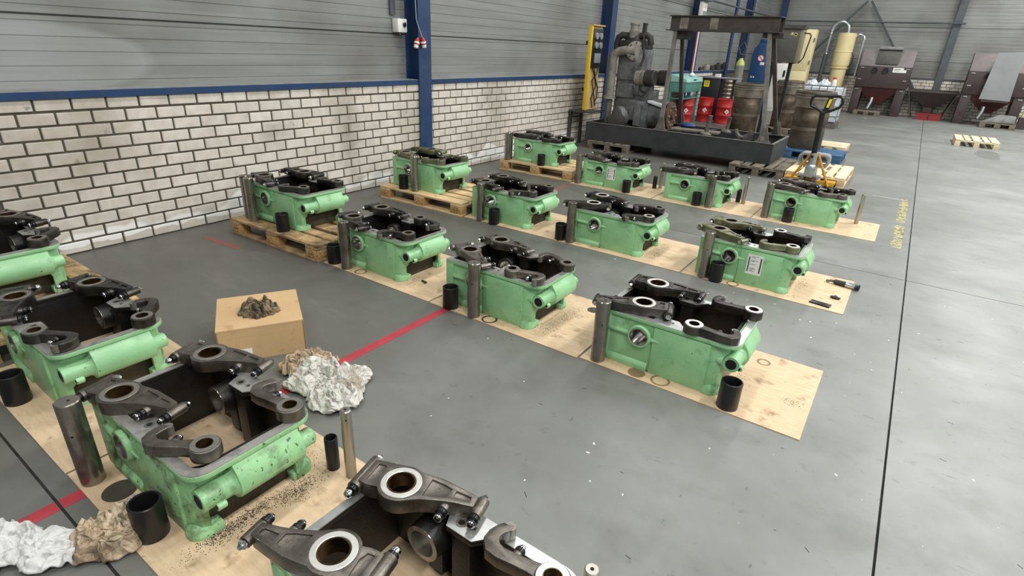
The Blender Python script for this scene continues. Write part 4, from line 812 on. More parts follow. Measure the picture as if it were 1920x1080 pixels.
blob(6.75, 15.3, 0.22, 0.75, 1.0, 'long damp stain on the floor before the lone pallet'); blob(7.35, 12.9, 0.16, 0.9, 4.0, 'thin damp trail on the right floor below the lone pallet')
# black lump, rubber block and hand tool on the right end of the third row
for x, y, r_, lab in ((5.135, 4.63, 0.03, 'crumbled black lump beside the black rubber block'), (2.52, 2.80, 0.022, 'black lump beside the second-row housing next to the pallet')):
    b = MB().m('crumb')
    for k in range(7): b.ball((rr.uniform(-1, 1)*r_, rr.uniform(-.6, .6)*r_, r_*.35), r_*rr.uniform(.35, .6), 8, 6, 1, .8, .6)
    tag(obj('dirt_lump', b.mesh('lump'), None, (x, y, 0.005)), lab, 'lump')
o = obj('rubber_block', MB().m('black_ox').prism([(-0.07, -0.03), (0.07, -0.035), (0.075, 0.025), (-0.065, 0.03)], 0, 0.012).mesh('rb', bevel=0.002), None, (5.045, 4.435, 0.005), (0, 0, -0.1)); tag(o, 'flat black rubber block at the third-row plywood corner', 'block')
t = thing('air_grinder', 'dark cylindrical air grinder lying at the third-row plywood corner', 'tool', (5.14, 4.955, 0.0275), -0.14)
obj('body', MB().m('engine_dark').lathe([(0.012, -0.07), (0.02, -0.06), (0.0215, -0.03), (0.0225, 0.0), (0.0225, 0.1), (0.02, 0.108)], (0, 0, 0), (1, 0, 0), 18).mesh('b'), t)
obj('sleeve', MB().m('galv').lathe([(0.0228, 0.02), (0.0232, 0.022), (0.0232, 0.085), (0.0228, 0.087)], (0, 0, 0), (1, 0, 0), 18).mesh('s'), t)
obj('collet', MB().m('engine').lathe([(0.009, -0.1), (0.0115, -0.096), (0.0115, -0.07), (0.009, -0.068)], (0, 0, 0), (1, 0, 0), 6).mesh('c', smooth=20), t)
obj('tip_ring', MB().m('gantry_leg').lathe([(0.008, -0.006), (0.015, -0.006), (0.015, 0.006), (0.008, 0.006)], (-0.112, 0, -0.008), (0, 0, 1), 16, True).mesh('r'), t)
obj('end_cap', MB().m('black_ox').lathe([(0.0225, 0.104), (0.0245, 0.108), (0.0245, 0.118), (0.018, 0.122)], (0, 0, 0), (1, 0, 0), 18).mesh('e'), t)

# ------------------------------------------------------------------ on the wall: switch box, hanging plugs, yellow-edged cable panel
t = thing('switch_box', 'white isolator switch box mounted beside the nearest blue column', 'switch box', (-0.12, 5.23, 1.78))
obj('body', MB().m('white_box').box(-0.07, 0.03, -0.075, 0.075, 0, 0.15).mesh('b', bevel=0.006), t)
obj('knob', MB().m('cab_black').lathe([(0.026, 0), (0.026, 0.012), (0.022, 0.016)], (0.03, 0.03, 0.085), (1, 0, 0), 18).box(0.045, 0.058, 0.024, 0.036, 0.06, 0.11).mesh('k'), t)
obj('gland', MB().m('ink_light').cyl((-0.02, -0.01, 0.15), (-0.02, -0.01, 0.172), 0.014, n=10).mesh('g'), t); obj('gland', MB().m('ink_light').cyl((-0.02, 0.0, 0), (-0.02, 0.0, -0.025), 0.012, n=10).mesh('g'), t)
tag(obj('cable_tray', MB().m('pipe_dark').box(-0.199, -0.17, 5.12, 5.20, 1.97, 6.9).mesh('tray_c')), 'grey cable tray rising above the white switch box', 'cable tray')
t = thing('plug_cable', 'hanging grey cable with red and white plugs on nearest blue column', 'cable', (0.033, 5.39, 1.6))
obj('cable', MB().m('cable').tube([(0.02, -0.075, 1.6), (0.018, -0.075, 0.5), (0.02, -0.07, 0.33), (0.03, -0.04, 0.24), (0.035, 0.0, 0.16), (0.035, 0.01, 0.12)], 0.006, 8).mesh('c'), t)
for k, (dy, a) in enumerate(((0.02, 0.25), (-0.075, -0.35))):
    T = Matrix.Translation((0.035, dy, 0.11-0.01*k)) @ Matrix.Rotation(a, 4, 'X')
    for nm, mm, pr in (('plug_body', 'drum_red', [(0.012, 0.03), (0.026, 0.0), (0.03, -0.055), (0.024, -0.06)]), ('plug_collar', 'white_box', [(0.031, -0.02), (0.034, -0.022), (0.034, -0.04), (0.031, -0.042)]), ('plug_sleeve', 'white_box', [(0.027, -0.058), (0.029, -0.06), (0.027, -0.09), (0.023, -0.092)])):
        me = MB().m(mm).lathe(pr, (0, 0, 0), (0, 0, 1), 14).mesh(nm); me.transform(T); obj(nm, me, t)
t = thing('socket_cabinet', 'yellow-edged wooden panel with sockets and cables by the grey engine', 'panel', (0.30, 9.66, 0.66))
obj('backboard', MB().m('board_cable').box(-0.03, -0.01, -0.28, 0.14, 0, 1.40).mesh('bb'), t); obj('edge_strip', MB().m('yellow').box(-0.04, 0.03, -0.32, -0.28, 0, 1.40).mesh('es', bevel=0.004), t)
obj('socket_plate', MB().m('cab_black').box(-0.01, 0.02, -0.25, 0.13, 0.72, 1.36).mesh('sp', bevel=0.004), t)
obj('top_rail', MB().m('ply_edge').box(-0.04, 0.04, -0.32, 0.15, 1.40, 1.42).mesh('tr'), t)
for yy, zz in ((-0.14, 1.24), (0.02, 1.24), (-0.13, 1.09), (0.03, 1.09)): obj('socket', MB().m('ink_light').lathe([(0.055, 0), (0.055, 0.03), (0.04, 0.034)], (0.02, yy, zz), (1, 0, 0), 16).mesh('so'), t)
obj('meter', MB().m('ink_light').box(0.02, 0.045, -0.16, 0.06, 0.80, 0.96).mesh('me', bevel=0.004), t)
for pts in ([(0.01, -0.2, 0.76), (0.03, -0.1, 0.6), (0.02, 0.02, 0.42), (0.02, -0.12, 0.2), (0.02, -0.05, 0.03)], [(0.01, -0.12, 0.76), (0.03, -0.02, 0.5), (0.02, 0.10, 0.38), (0.02, 0.11, 0.2), (0.02, 0.05, 0.15)], [(0.01, 0.06, 0.76), (0.03, 0.0, 0.62), (0.02, -0.15, 0.5), (0.02, -0.05, 0.3), (0.02, 0.06, 0.06)]):
    obj('cable', MB().m('cable_dark').tube([Vector(p) for p in pts], 0.011, 8).mesh('ca'), t)
obj('bracket', MB().m('gantry').box(-0.27, -0.03, 0.04, 0.10, 0.3, 0.36).box(-0.27, -0.03, 0.04, 0.10, 1.1, 1.16).mesh('br'), t)
tag(obj('plank_shelf', MB().m('gantry').box(0.02, 0.48, 9.28, 9.80, 0.62, 0.645).box(0.02, 0.06, 9.3, 9.36, 0.0, 0.62).box(0.02, 0.06, 9.72, 9.78, 0, 0.62).mesh('ps')), 'dark shelf under the yellow-edged cable panel', 'shelf')

# ------------------------------------------------------------------ test-stand tray, engine and gantry
t = thing('steel_tray', 'long black steel skid tray carrying the grey engine', 'skid', (0, 0, 0.144))
obj('front_plate', MB().m('tray').box(0.33, 3.60, 9.42, 9.445, 0, 0.31).mesh('f'), t); obj('rear_plate', MB().m('tray').box(0.33, 3.60, 10.62, 10.645, 0, 0.31).mesh('f'), t)
obj('end_plate', MB().m('tray').box(3.578, 3.603, 9.445, 10.62, 0, 0.31).mesh('f'), t); obj('end_plate', MB().m('tray').box(0.327, 0.352, 9.445, 10.62, 0, 0.31).mesh('f'), t)
obj('floor_plate', MB().m('tray').box(0.352, 3.578, 9.445, 10.62, 0.12, 0.14).mesh('f'), t)
obj('top_lip', MB().m('tray_edge').box(0.325, 3.606, 9.41, 9.45, 0.31, 0.318).box(3.57, 3.606, 9.45, 10.65, 0.31, 0.318).box(0.325, 3.57, 10.615, 10.65, 0.31, 0.318).mesh('l'), t)
for x in (0.95, 1.75, 2.35, 3.0): obj('cross_beam', MB().m('engine_dark').box(x-0.05, x+0.05, 9.445, 10.62, 0.2, 0.30).mesh('cb'), t)
pallet('dark grey pallet under the right end of the black skid tray', (3.88, 9.10, 0), PI/2, 'wood_grey', 'wood_grey', 'pallets behind the rows')
pallet('dark pallet under the left end of the black skid tray', (1.25, 9.30, 0), PI/2, 'wood_grey', 'wood_grey', 'pallets behind the rows')
# engine
t = thing('engine', 'tall dusty grey engine with pale exhaust pipe on the black skid', 'engine', (0, 10.0, 0.0))
obj('block', MB().m('engine').box(0.62, 1.08, -0.12, 0.38, 0.55, 1.72).box(0.66, 1.02, -0.16, -0.12, 0.9, 1.15).box(0.66, 1.02, -0.16, -0.12, 1.2, 1.45).mesh('b', bevel=0.02), t)
obj('cylinder_head', MB().m('engine_dark').box(0.60, 1.06, -0.10, 0.36, 1.72, 1.86).lathe([(0.2, 0), (0.18, 0.1), (0.12, 0.16)], (0.82, 0.1, 1.83), (0, 0, 1), 18).mesh('h', bevel=0.015), t)
obj('injector_housing', MB().m('engine_dusty').lathe([(0.09, 0), (0.09, 0.12), (0.075, 0.13), (0.075, 0.2), (0.09, 0.21), (0.09, 0.24), (0.05, 0.25)], (0.82, 0.0, 1.9), (0, 0, 1), 14).mesh('i'), t)
obj('stack_pipe', MB().m('engine_dark').lathe([(0.04, 0), (0.04, 0.2), (0.045, 0.24)], (1.0, 0.0, 1.9), (0.04, 0, 1), 12).mesh('s'), t)
obj('exhaust_pipe', MB().m('engine_dusty').tube([(0.56, -0.18, 0.9), (0.555, -0.18, 1.3), (0.54, -0.18, 1.52), (0.57, -0.18, 1.62), (0.65, -0.18, 1.67), (0.78, -0.18, 1.69), (0.95, -0.16, 1.70)], 0.075, 14).lathe([(0.115, 0), (0.115, 0.05)], (0.56, -0.18, 0.86), (0, 0, 1), 16).mesh('e'), t)
fl2 = MB().m('engine_dusty').lathe([(0.16, 0), (0.16, 0.03), (0.1, 0.04)], (0.93, -0.12, 1.69), (0.5, -0.8, 0), 20)
obj('pipe_flange', fl2.mesh('pf'), t)
for k in range(8): obj('flange_bolt', MB().m('engine_dark').cyl(Vector((0.93, -0.12, 1.69))+Matrix.Rotation(math.atan2(0.5, 0.8), 3, 'Z') @ Vector((0.13*math.cos(k*PI/4), 0, 0.13*math.sin(k*PI/4)))+Vector((0.0, 0, 0)), Vector((0.957, -0.163, 1.69))+Matrix.Rotation(math.atan2(0.5, 0.8), 3, 'Z') @ Vector((0.13*math.cos(k*PI/4), 0, 0.13*math.sin(k*PI/4))), 0.014, n=6).mesh('fb'), t)
obj('left_elbow', MB().m('engine_dark').tube([(0.70, 0.02, 1.93), (0.60, 0, 1.94), (0.53, 0, 1.9), (0.51, 0, 1.80), (0.52, 0, 1.66)], 0.06, 12).mesh('le'), t)
obj('right_elbow', MB().m('engine_dark').tube([(0.95, 0.0, 1.93), (1.06, 0, 1.95), (1.13, 0, 1.91), (1.16, 0, 1.80)], 0.055, 12).mesh('re'), t)
obj('thin_pipe', MB().m('engine_dark').tube([(1.04, -0.1, 1.95), (1.1, -0.1, 1.6), (1.08, -0.14, 1.45)], 0.02, 8).mesh('tp'), t)
for n_, (y_, x_) in enumerate(((-0.1, 0.0), (0.18, 0.14))):
    obj('air_filter', MB().m('engine_dusty').lathe([(0.06, 0), (0.1, 0.03), (0.125, 0.05), (0.125, 0.13), (0.115, 0.14), (0.13, 0.17), (0.13, 0.22)], (0.96+x_, y_, 1.25), (1, 0, 0.03), 20).m('engine_dark').lathe([(0.128, 0.22), (0.135, 0.24), (0.135, 0.38), (0.12, 0.40), (0.09, 0.385)], (0.96+x_, y_, 1.25), (1, 0, 0.03), 20).mesh('af'), t)
obj('turbo_body', MB().m('engine').lathe([(0.05, 0), (0.12, 0.05), (0.14, 0.12), (0.1, 0.2)], (1.18, 0.0, 0.98), (0, 0, 1), 14).box(1.02, 1.36, -0.08, 0.2, 0.80, 1.06).mesh('tb', bevel=0.015), t)
obj('oil_line', MB().m('engine_dark').tube([(0.98, -0.16, 1.12), (1.05, -0.2, 0.98), (1.2, -0.18, 0.95), (1.3, -0.16, 1.08)], 0.018, 8).mesh('ol'), t)
obj('gearbox', MB().m('engine').prism([(0.95, 0.46), (1.24, 0.40), (1.24, 0.72), (1.3, 0.86), (1.02, 0.88), (0.95, 0.82)], -0.3, 0.3, axis='y').box(1.22, 1.36, -0.32, 0.32, 0.42, 0.84).box(1.14, 1.26, -0.36, -0.3, 0.45, 0.80).mesh('gb', bevel=0.015), t)
obj('bell_housing', MB().m('engine').lathe([(0.24, 0), (0.26, 0.02), (0.26, 0.25), (0.22, 0.30)], (1.34, 0, 0.66), (1, 0, 0), 24).mesh('bh'), t)
fw_ = MB().m('rust').lathe([(0.05, 0), (0.2, 0), (0.235, 0.01), (0.235, 0.06), (0.2, 0.07), (0.14, 0.055), (0.06, 0.06), (0.06, 0.1), (0.03, 0.1)], (1.68, -0.05, 0.66), (1, 0, 0), 32)
obj('flywheel', fw_.mesh('fw'), t)
for k in range(10): obj('flywheel_stud', MB().m('engine_dusty').cyl((1.73, -0.05+0.165*math.cos(k*PI/5), 0.66+0.165*math.sin(k*PI/5)), (1.765, -0.05+0.165*math.cos(k*PI/5), 0.66+0.165*math.sin(k*PI/5)), 0.016, n=8).mesh('st'), t)
obj('oil_pump', MB().m('engine').lathe([(0.1, 0), (0.19, 0.04), (0.2, 0.1), (0.2, 0.22), (0.15, 0.28)], (0.78, -0.34, 0.56), (0.5, 0.8, 0), 20).mesh('op'), t)
obj('pump_drive', MB().m('engine_dark').lathe([(0.16, 0), (0.16, 0.06), (0.08, 0.08)], (0.86, -0.42, 0.50), (0.3, -0.9, 0), 18).mesh('pd'), t)
obj('support_post', MB().m('gantry_leg').cyl((0.55, -0.18, 0.30), (0.56, -0.18, 0.9), 0.06, n=12).mesh('po'), t)
obj('sump', MB().m('engine_dark').box(0.6, 1.25, -0.3, 0.36, 0.30, 0.56).mesh('su', bevel=0.02), t)
obj('wrap_sheet', MB().m('plastic_clear').prism([(1.34, 0.90), (1.6, 0.86), (1.66, 0.74), (1.6, 0.80), (1.34, 0.86)], -0.27, -0.1, axis='y').mesh('ws', bevel=0.01), t)
# gantry frame
t = thing('gantry_frame', 'rusty steel gantry frame with four splayed legs over the skid', 'gantry', (0, 0, 0.462))
for (x0, y0), (x1, y1) in (((1.74, 9.47), (1.60, 9.92)), ((1.70, 10.58), (1.62, 10.2)), ((3.42, 9.5), (3.10, 9.92)), ((3.40, 10.58), (3.10, 10.2))):
    a = Vector((x0, y0, 0.01)); c_ = Vector((x1, y1, 1.58)); d = (c_-a).normalized(); sd = d.cross(Vector((0, 1, 0))).normalized(); ud = sd.cross(d)
    b = MB().m('gantry_leg' if y0 < 10 else 'gantry'); b.tube([a, c_], 0.042, 4)
    obj('leg', b.mesh('leg', smooth=0), t)
    obj('foot_plate', MB().m('gantry_leg').box(x0-0.11, x0+0.11, y0-0.045, y0+0.03, 0, 0.014).prism([(x0-0.09, 0.014), (x0+0.09, 0.014), (x0+0.03, 0.22), (x0-0.03, 0.22)], y0-0.01, y0+0.01, axis='y').mesh('fp'), t)
obj('top_beam', MB().m('gantry').box(1.50, 3.22, 9.9, 9.915, 1.58, 1.79).box(1.44, 3.24, 9.86, 10.26, 1.57, 1.585).box(1.48, 3.24, 9.86, 10.26, 1.785, 1.80).box(1.50, 3.22, 10.2, 10.215, 1.58, 1.79).mesh('bm'), t)
obj('end_block', MB().m('engine_dark').box(1.60, 1.80, 9.95, 10.15, 1.44, 1.57).mesh('eb'), t); obj('end_block', MB().m('engine_dark').box(3.0, 3.3, 9.92, 10.2, 1.5, 1.57).mesh('eb'), t)
for x, w in ((1.66, 0.14), (2.16, 0.13)): obj('weld_patch', MB().m('engine_dusty').box(x, x+w, 9.897, 9.9, 1.6, 1.77).mesh('wp'), t)
# loose parts on the tray
tag(obj('plank', MB().m('wood_grey').box(-0.4, 0.4, -0.12, 0.12, 0, 0.03).mesh('pl', bevel=0.004), None, (2.25, 9.80, 0.463), (0, 0, 0.12)), 'grey wooden plank lying across the black skid tray', 'plank')
tag(obj('bearing_cradle', MB().m('gantry_leg').prism(arc(0, 0.1, 0.13, 180, 360, 12)+arc(0, 0.1, 0.10, 360, 180, 12), -0.05, 0.05, axis='y').box(-0.02, 0.02, -0.05, 0.05, -0.02, -0.015).mesh('cr'), None, (3.05, 9.75, 0.483), (0, 0, 0)), 'half-round steel cradle on the right of the black skid tray', 'cradle')
tag(obj('jack_post', MB().m('gantry_leg').lathe([(0.09, 0), (0.09, 0.02), (0.035, 0.05), (0.035, 0.3), (0.04, 0.31)], n=14).mesh('jp'), None, (2.50, 9.56, 0.463), (0.0, 0.12, 0)), 'short steel screw post on the skid tray', 'post')
tag(obj('jack_post', MB().m('gantry_leg').lathe([(0.09, 0), (0.09, 0.02), (0.03, 0.05), (0.03, 0.24), (0.035, 0.25)], n=14).mesh('jp'), None, (2.66, 10.2, 0.463), (0.0, 0.1, 0)), 'short steel post farther back on the skid tray', 'post')
tag(obj('blue_cloth', MB().m('dark_blue').ball((0, 0, 0.05), 0.12, 14, 8, 1.2, 0.8, 0.45).mesh('bc'), None, (2.0, 10.1, 0.463)), 'folded blue cloth behind the flywheel on the skid', 'cloth')

# ------------------------------------------------------------------ along the wall behind the skid
t = thing('parts_washer', 'teal parts washer with a pale sloping lid against the wall', 'parts washer', (0.04, 14.3, 0))
obj('tub', MB().m('teal').box(0, 0.42, 0, 1.2, 0.78, 1.02).mesh('tub', bevel=0.012), t); obj('lid', MB().m('teal_lid').prism([(0, 1.02), (0.45, 1.02), (0.40, 1.11), (0, 1.20)], -0.02, 1.22, axis='y').mesh('lid', bevel=0.01), t)
for x in (0.03, 0.36):
    for y in (0.03, 1.14): obj('leg', MB().m('teal').box(x-0.025, x+0.025, y-0.025, y+0.025, 0, 0.78).mesh('leg'), t)
obj('shelf', MB().m('teal').box(0.0, 0.4, 0, 1.18, 0.62, 0.64).mesh('sh'), t); obj('lid_handle', MB().m('cab_black').box(0.41, 0.45, 0.5, 0.7, 1.07, 1.085).mesh('hd'), t)
tag(obj('lamp_head', MB().m('white').lathe([(0.07, 0), (0.075, 0.02), (0.03, 0.07)], n=14).mesh('lh'), None, (0.3, 15.1, 1.16)), 'white round lamp head on the teal washer lid', 'lamp')
def drum(label, x, y, fac):
    t = thing('oil_drum', label, 'drum', (x, y, 0), fac, 'small red drums')
    obj('body', MB().m('drum_red').lathe([(0.19, 0), (0.2, 0.006), (0.2, 0.012), (0.195, 0.02), (0.195, 0.19), (0.203, 0.2), (0.203, 0.212), (0.195, 0.222), (0.195, 0.40), (0.203, 0.41), (0.203, 0.422), (0.195, 0.432), (0.195, 0.595), (0.2, 0.60), (0.2, 0.615), (0.188, 0.615), (0.188, 0.605), (0.02, 0.605)], n=32).mesh('b', smooth=40), t)
    obj('bung', MB().m('ink').cyl((0.1, 0, 0.605), (0.1, 0, 0.618), 0.028, n=12).mesh('bu'), t)
    for a in (0.0,):
        T = Matrix.Rotation(a, 4, 'Z') @ Matrix.Translation((0, -0.2, 0.31)) @ Matrix.Rotation(PI/4, 4, 'Y')
        me = MB().m('white').box(-0.045, 0.045, -0.004, 0.004, -0.045, 0.045).mesh('hl', smooth=0); me.transform(T); h = obj('hazard_label', me, t)
        me = MB().m('red_print').box(-0.014, 0.014, -0.0055, -0.004, -0.014, 0.014).mesh('hf', smooth=0); me.transform(T); obj('hazard_symbol', me, h)
drum('small red drum under the teal washer', 0.24, 15.14, 0.5); drum('small red drum before the black cabinet', 0.57, 15.80, 0.3); drum('small red drum right of the other red drum by the liner', 1.07, 15.80, 0.7)
t = thing('black_cabinet', 'black metal cabinet with a yellow notice behind the red drums', 'cabinet', (0.22, 16.3, 0))
obj('body', MB().m('cab_black').box(0, 0.5, 0, 0.4, 0, 1.09).mesh('b', bevel=0.006), t); obj('worktop', MB().m('ink_light').box(-0.02, 0.95, -0.02, 0.45, 1.09, 1.12).mesh('w'), t)
obj('notice', MB().m('label_yellow').box(0.06, 0.21, -0.003, 0, 0.86, 1.02).m('ink').box(0.08, 0.19, -0.004, -0.003, 0.975, 0.99).box(0.08, 0.17, -0.004, -0.003, 0.94, 0.948).box(0.08, 0.18, -0.004, -0.003, 0.91, 0.918).mesh('n', smooth=0), t)
obj('side_post', MB().m('ink_light').box(0.9, 0.94, 0, 0.4, 0, 1.09).mesh('sp'), t)
obj('paper', MB().m('white').box(0.3, 0.42, 0.1, 0.25, 1.12, 1.20).mesh('pa'), t)
for k in range(5):
    t = thing('pipe_coupling', '%s ribbed brown coupling of the stack beside the black cabinet' % ('lowest', 'second lowest', 'middle', 'second highest', 'topmost')[k], 'coupling', (0.93, 16.42, 0.55+k*0.105), 0, 'stacked couplings')
    obj('ring', MB().m('liner_band').lathe([(0.10, 0), (0.15, 0.005), (0.16, 0.03), (0.14, 0.045), (0.16, 0.06), (0.15, 0.1), (0.10, 0.1)], n=20, close=True).mesh('r'), t)
tag(obj('coupling_stand', MB().m('engine_dark').box(0.76, 1.10, 16.28, 16.56, 0, 0.549).mesh('cs', bevel=0.01)), 'dark stand carrying the stacked brown couplings', 'stand')
for k, (y, hh, rr_, mm) in enumerate(((16.9, 0.1, 0.05, 'engine_dark'), (17.5, 0.17, 0.09, 'engine_dusty'), (18.0, 0.13, 0.09, 'engine_dark'), (18.6, 0.2, 0.1, 'engine_dark'), (19.3, 0.22, 0.1, 'engine_dark'))):
    tag(obj('sill_jar', MB().m(mm).lathe([(rr_*.8, 0), (rr_, 0.02), (rr_, hh*.7), (rr_*.5, hh*.85), (rr_*.5, hh)], n=12).mesh('j'), None, (-0.09, y, 1.2485)), ('small dark can', 'pale squat can', 'dark squat can', 'tall dark can', 'tallest dark can')[k]+' on the blue wall sill behind the cabinet', 'can', 'cans on the wall sill')
# strips and box on the third column
tag(obj('red_strip', MB().m('crate_red').box(0.033, 0.05, 15.72, 15.79, 1.25, 2.48).mesh('rs')), 'red vertical strip on the column behind the gantry', 'strip'); tag(obj('white_strip', MB().m('white').box(0.033, 0.05, 15.84, 15.90, 1.15, 2.48).mesh('ws')), 'white vertical strip on the column behind the gantry', 'strip')
t = thing('fuse_box', 'grey fuse box high on the column above the gantry', 'fuse box', (0.034, 15.85, 2.50)); obj('body', MB().m('white_box').box(0, 0.1, -0.24, 0.10, 0, 0.42).mesh('b', bevel=0.006), t); obj('cover', MB().m('ink_light').box(0.1, 0.11, -0.20, 0.06, 0.03, 0.2).mesh('c'), t); obj('hood', MB().m('pipe_dark').box(0, 0.2, -0.28, 0.16, 0.42, 0.62).mesh('h'), t); obj('plate', MB().m('white').box(0.0, 0.008, 0.16, 0.24, 0.2, 0.42).mesh('p'), t)
# cylinder liners
def liner(label, x, y, z, ro, ri, h, topm='liner_band'):
    t = thing('cylinder_liner', label, 'cylinder liner', (x, y, z), 0, 'brown cylinder liners')
    obj('barrel', MB().m('liner').lathe([(ri*.97, 0), (ri, 0.02), (ri, h*.42), (ri+0.006, h*.43), (ri+0.006, h*.60), (ri, h*.61), (ri, h*.74), (ri-0.03, h*.74), (ri-0.03, 0.0)], n=40, close=True).mesh('b', smooth=40), t)
    obj('collar', MB().m('liner_band').lathe([(ri-0.03, h*.72), (ro*.96, h*.72), (ro*.97, h*.86), (ro, h*.87), (ro, h*.90), (ro*.97, h*.91), (ro, h*.92), (ro, h*.955), (ro*.96, h*.96), (ro*.96, h), (ri-0.03, h)], n=40, close=True).mesh('c', smooth=40), t)
    obj('seal_band', MB().m('liner_dark').lathe([(ro*.975, h*.952), (ro*1.004, h*.953), (ro*1.004, h*.965), (ro*.975, h*.966)], n=40, close=True).mesh('s'), t)
    obj('inner_wall', MB().m('liner_dark').lathe([(ri-0.031, 0.01), (ri-0.034, 0.01), (ri-0.034, h*.99), (ri-0.031, h*.99)], n=40, close=True).mesh('i'), t)
    for k in range(3): obj('water_mark', MB().m('liner_band').lathe([(ri+0.0005, h*(.33+.02*k)), (ri+0.0015, h*(.335+.02*k)), (ri+0.0005, h*(.34+.02*k))], n=40, close=True).mesh('w'), t)
liner('brown cylinder liner behind the gantry, right of the red drums', 1.90, 14.60, 0.0, 0.36, 0.31, 1.10)
pallet('grey pallet under the middle cylinder liner behind the gantry', (2.25, 14.75, 0), 0, 'wood_grey', 'wood_grey', 'pallets behind the rows')
liner('middle brown cylinder liner partly behind the gantry leg', 2.68, 15.10, 0.144, 0.30, 0.26, 1.06)
pallet('blue-painted pallet under the nearest cylinder liner', (3.46, 11.35, 0), 0, 'wood_blue', 'wood_blue', 'pallets behind the rows', dx=0.95)
liner('nearest brown cylinder liner behind the pallet truck', 3.70, 11.88, 0.144, 0.345, 0.29, 1.02)
pallet('pale wooden pallet behind the blue pallet', (3.75, 12.55, 0), 0, 'wood_pale', 'wood_pale', 'pallets behind the rows', dx=0.6)
# control box on its stand
t = thing('control_box', 'dark grey control box on a stand behind the gantry', 'control box', (2.9, 12.55, 0))
obj('body', MB().m('ctrl').box(-0.28, 0.19, -0.1, 0.18, 1.60, 2.20).mesh('b', bevel=0.01), t); obj('side_door', MB().m('ctrl_side').box(0.19, 0.25, -0.1, 0.18, 1.60, 2.20).mesh('sd', bevel=0.004), t); obj('hood', MB().m('gantry').box(-0.3, 0.27, -0.13, 0.2, 2.20, 2.25).mesh('h'), t)
obj('yellow_mark', MB().m('yellow_worn').box(0.02, 0.16, -0.103, -0.1, 2.09, 2.11).box(0.04, 0.07, -0.103, -0.1, 2.11, 2.14).box(0.1, 0.14, -0.103, -0.1, 2.07, 2.13).mesh('y', smooth=0), t)
for x in (-0.2, 0.12): obj('stand_leg', MB().m('cab_black').box(x-0.03, x+0.03, 0, 0.06, 0, 1.60).mesh('l'), t)
obj('guard_loop', MB().m('cab_black').tube([(0.25, -0.02, 2.13), (0.36, -0.02, 2.12), (0.38, -0.02, 2.08), (0.33, -0.02, 1.70), (0.28, -0.02, 1.62), (0.1, -0.02, 1.58)], 0.012, 8).mesh('g'), t)
# gas bottle, blue cabinet, white and cream cabinets
t = thing('gas_bottle', 'grey gas bottle with a pale green shoulder by the column', 'gas bottle', (0.72, 18.0, 0)); obj('body', MB().m('gas_grey').lathe([(0.11, 0), (0.12, 0.02), (0.12, 1.42)], n=20).mesh('b'), t); obj('shoulder', MB().m('gas_top').lathe([(0.12, 1.42), (0.11, 1.5), (0.06, 1.58), (0.04, 1.62)], n=20).mesh('s'), t)
obj('valve', MB().m('engine_dark').lathe([(0.035, 1.62), (0.035, 1.75), (0.05, 1.76), (0.05, 1.8)], n=12).mesh('v'), t); obj('hose', MB().m('hose').tube([(0, -0.05, 1.7), (0.12, -0.1, 1.9), (0.02, -0.12, 2.05), (-0.1, -0.1, 1.9), (-0.02, -0.1, 1.72), (0.15, -0.08, 1.7)], 0.015, 8).mesh('h'), t)
t = thing('blue_cabinet', 'dark blue metal cabinet with a round red prohibition sign', 'cabinet', (0.76, 19.0, 0))
obj('body', MB().m('dark_blue').prism([(0, 0), (0.50, 0), (0.50, 2.05), (0.14, 2.05), (0.04, 1.9), (0, 1.7)], 0, 0.5, axis='y').mesh('b', bevel=0.01), t); obj('top_box', MB().m('dark_blue').box(0.14, 0.42, 0.05, 0.4, 2.05, 2.16).mesh('tb', bevel=0.01), t)
obj('prohibition_sign', MB().m('white').lathe([(0.09, 0), (0.09, 0.004)], (0.27, 0, 1.64), (0, -1, 0), 24).m('red_print').lathe([(0.075, 0.004), (0.092, 0.004), (0.092, 0.006), (0.075, 0.006)], (0.27, 0, 1.64), (0, -1, 0), 24, True).box(-0.075, 0.075, -0.006, -0.004, -0.009, 0.009, Matrix.Translation((0.27, 0, 1.64)) @ Matrix.Rotation(0.8, 4, 'Y')).m('ink').box(0.262, 0.278, -0.005, -0.004, 1.60, 1.68).mesh('ps', smooth=0), t)
obj('type_plate', MB().m('white').box(0.28, 0.40, -0.004, 0, 1.45, 1.53).mesh('tp'), t)
for x in (0.10, 0.17): obj('button', MB().m('white').lathe([(0.022, 0), (0.022, 0.01)], (x, 0, 1.10), (0, -1, 0), 12).mesh('bt'), t)
t = thing('white_cabinet', 'off-white cabinet between the blue and the cream cabinets', 'cabinet', (1.02, 21.0, 0)); obj('body', MB().m('white_box').box(-0.2, 0.5, 0, 0.4, 0, 1.5).mesh('b', bevel=0.008), t); obj('door', MB().m('white_box').box(-0.18, 0.48, -0.015, 0, 0.1, 1.45).mesh('d', bevel=0.005), t); obj('handle', MB().m('cab_black').box(0.36, 0.42, -0.03, -0.015, 1.1, 1.3).mesh('h'), t)
t = thing('cream_cabinet', 'tall cream metal cabinet before the far wall', 'cabinet', (1.05, 22.2, 0)); obj('body', MB().m('cream').box(0, 0.84, 0, 0.5, 0, 2.58).mesh('b', bevel=0.008), t); obj('door', MB().m('cream').box(0.02, 0.82, -0.015, 0, 1.30, 2.5).mesh('d', bevel=0.006), t); obj('door', MB().m('cream').box(0.02, 0.82, -0.015, 0, 0.1, 1.28).mesh('d', bevel=0.006), t)
for zz in (1.5, 2.2): obj('hinge', MB().m('ctrl_side').box(0.82, 0.86, -0.03, 0.0, zz, zz+0.12).mesh('h'), t)
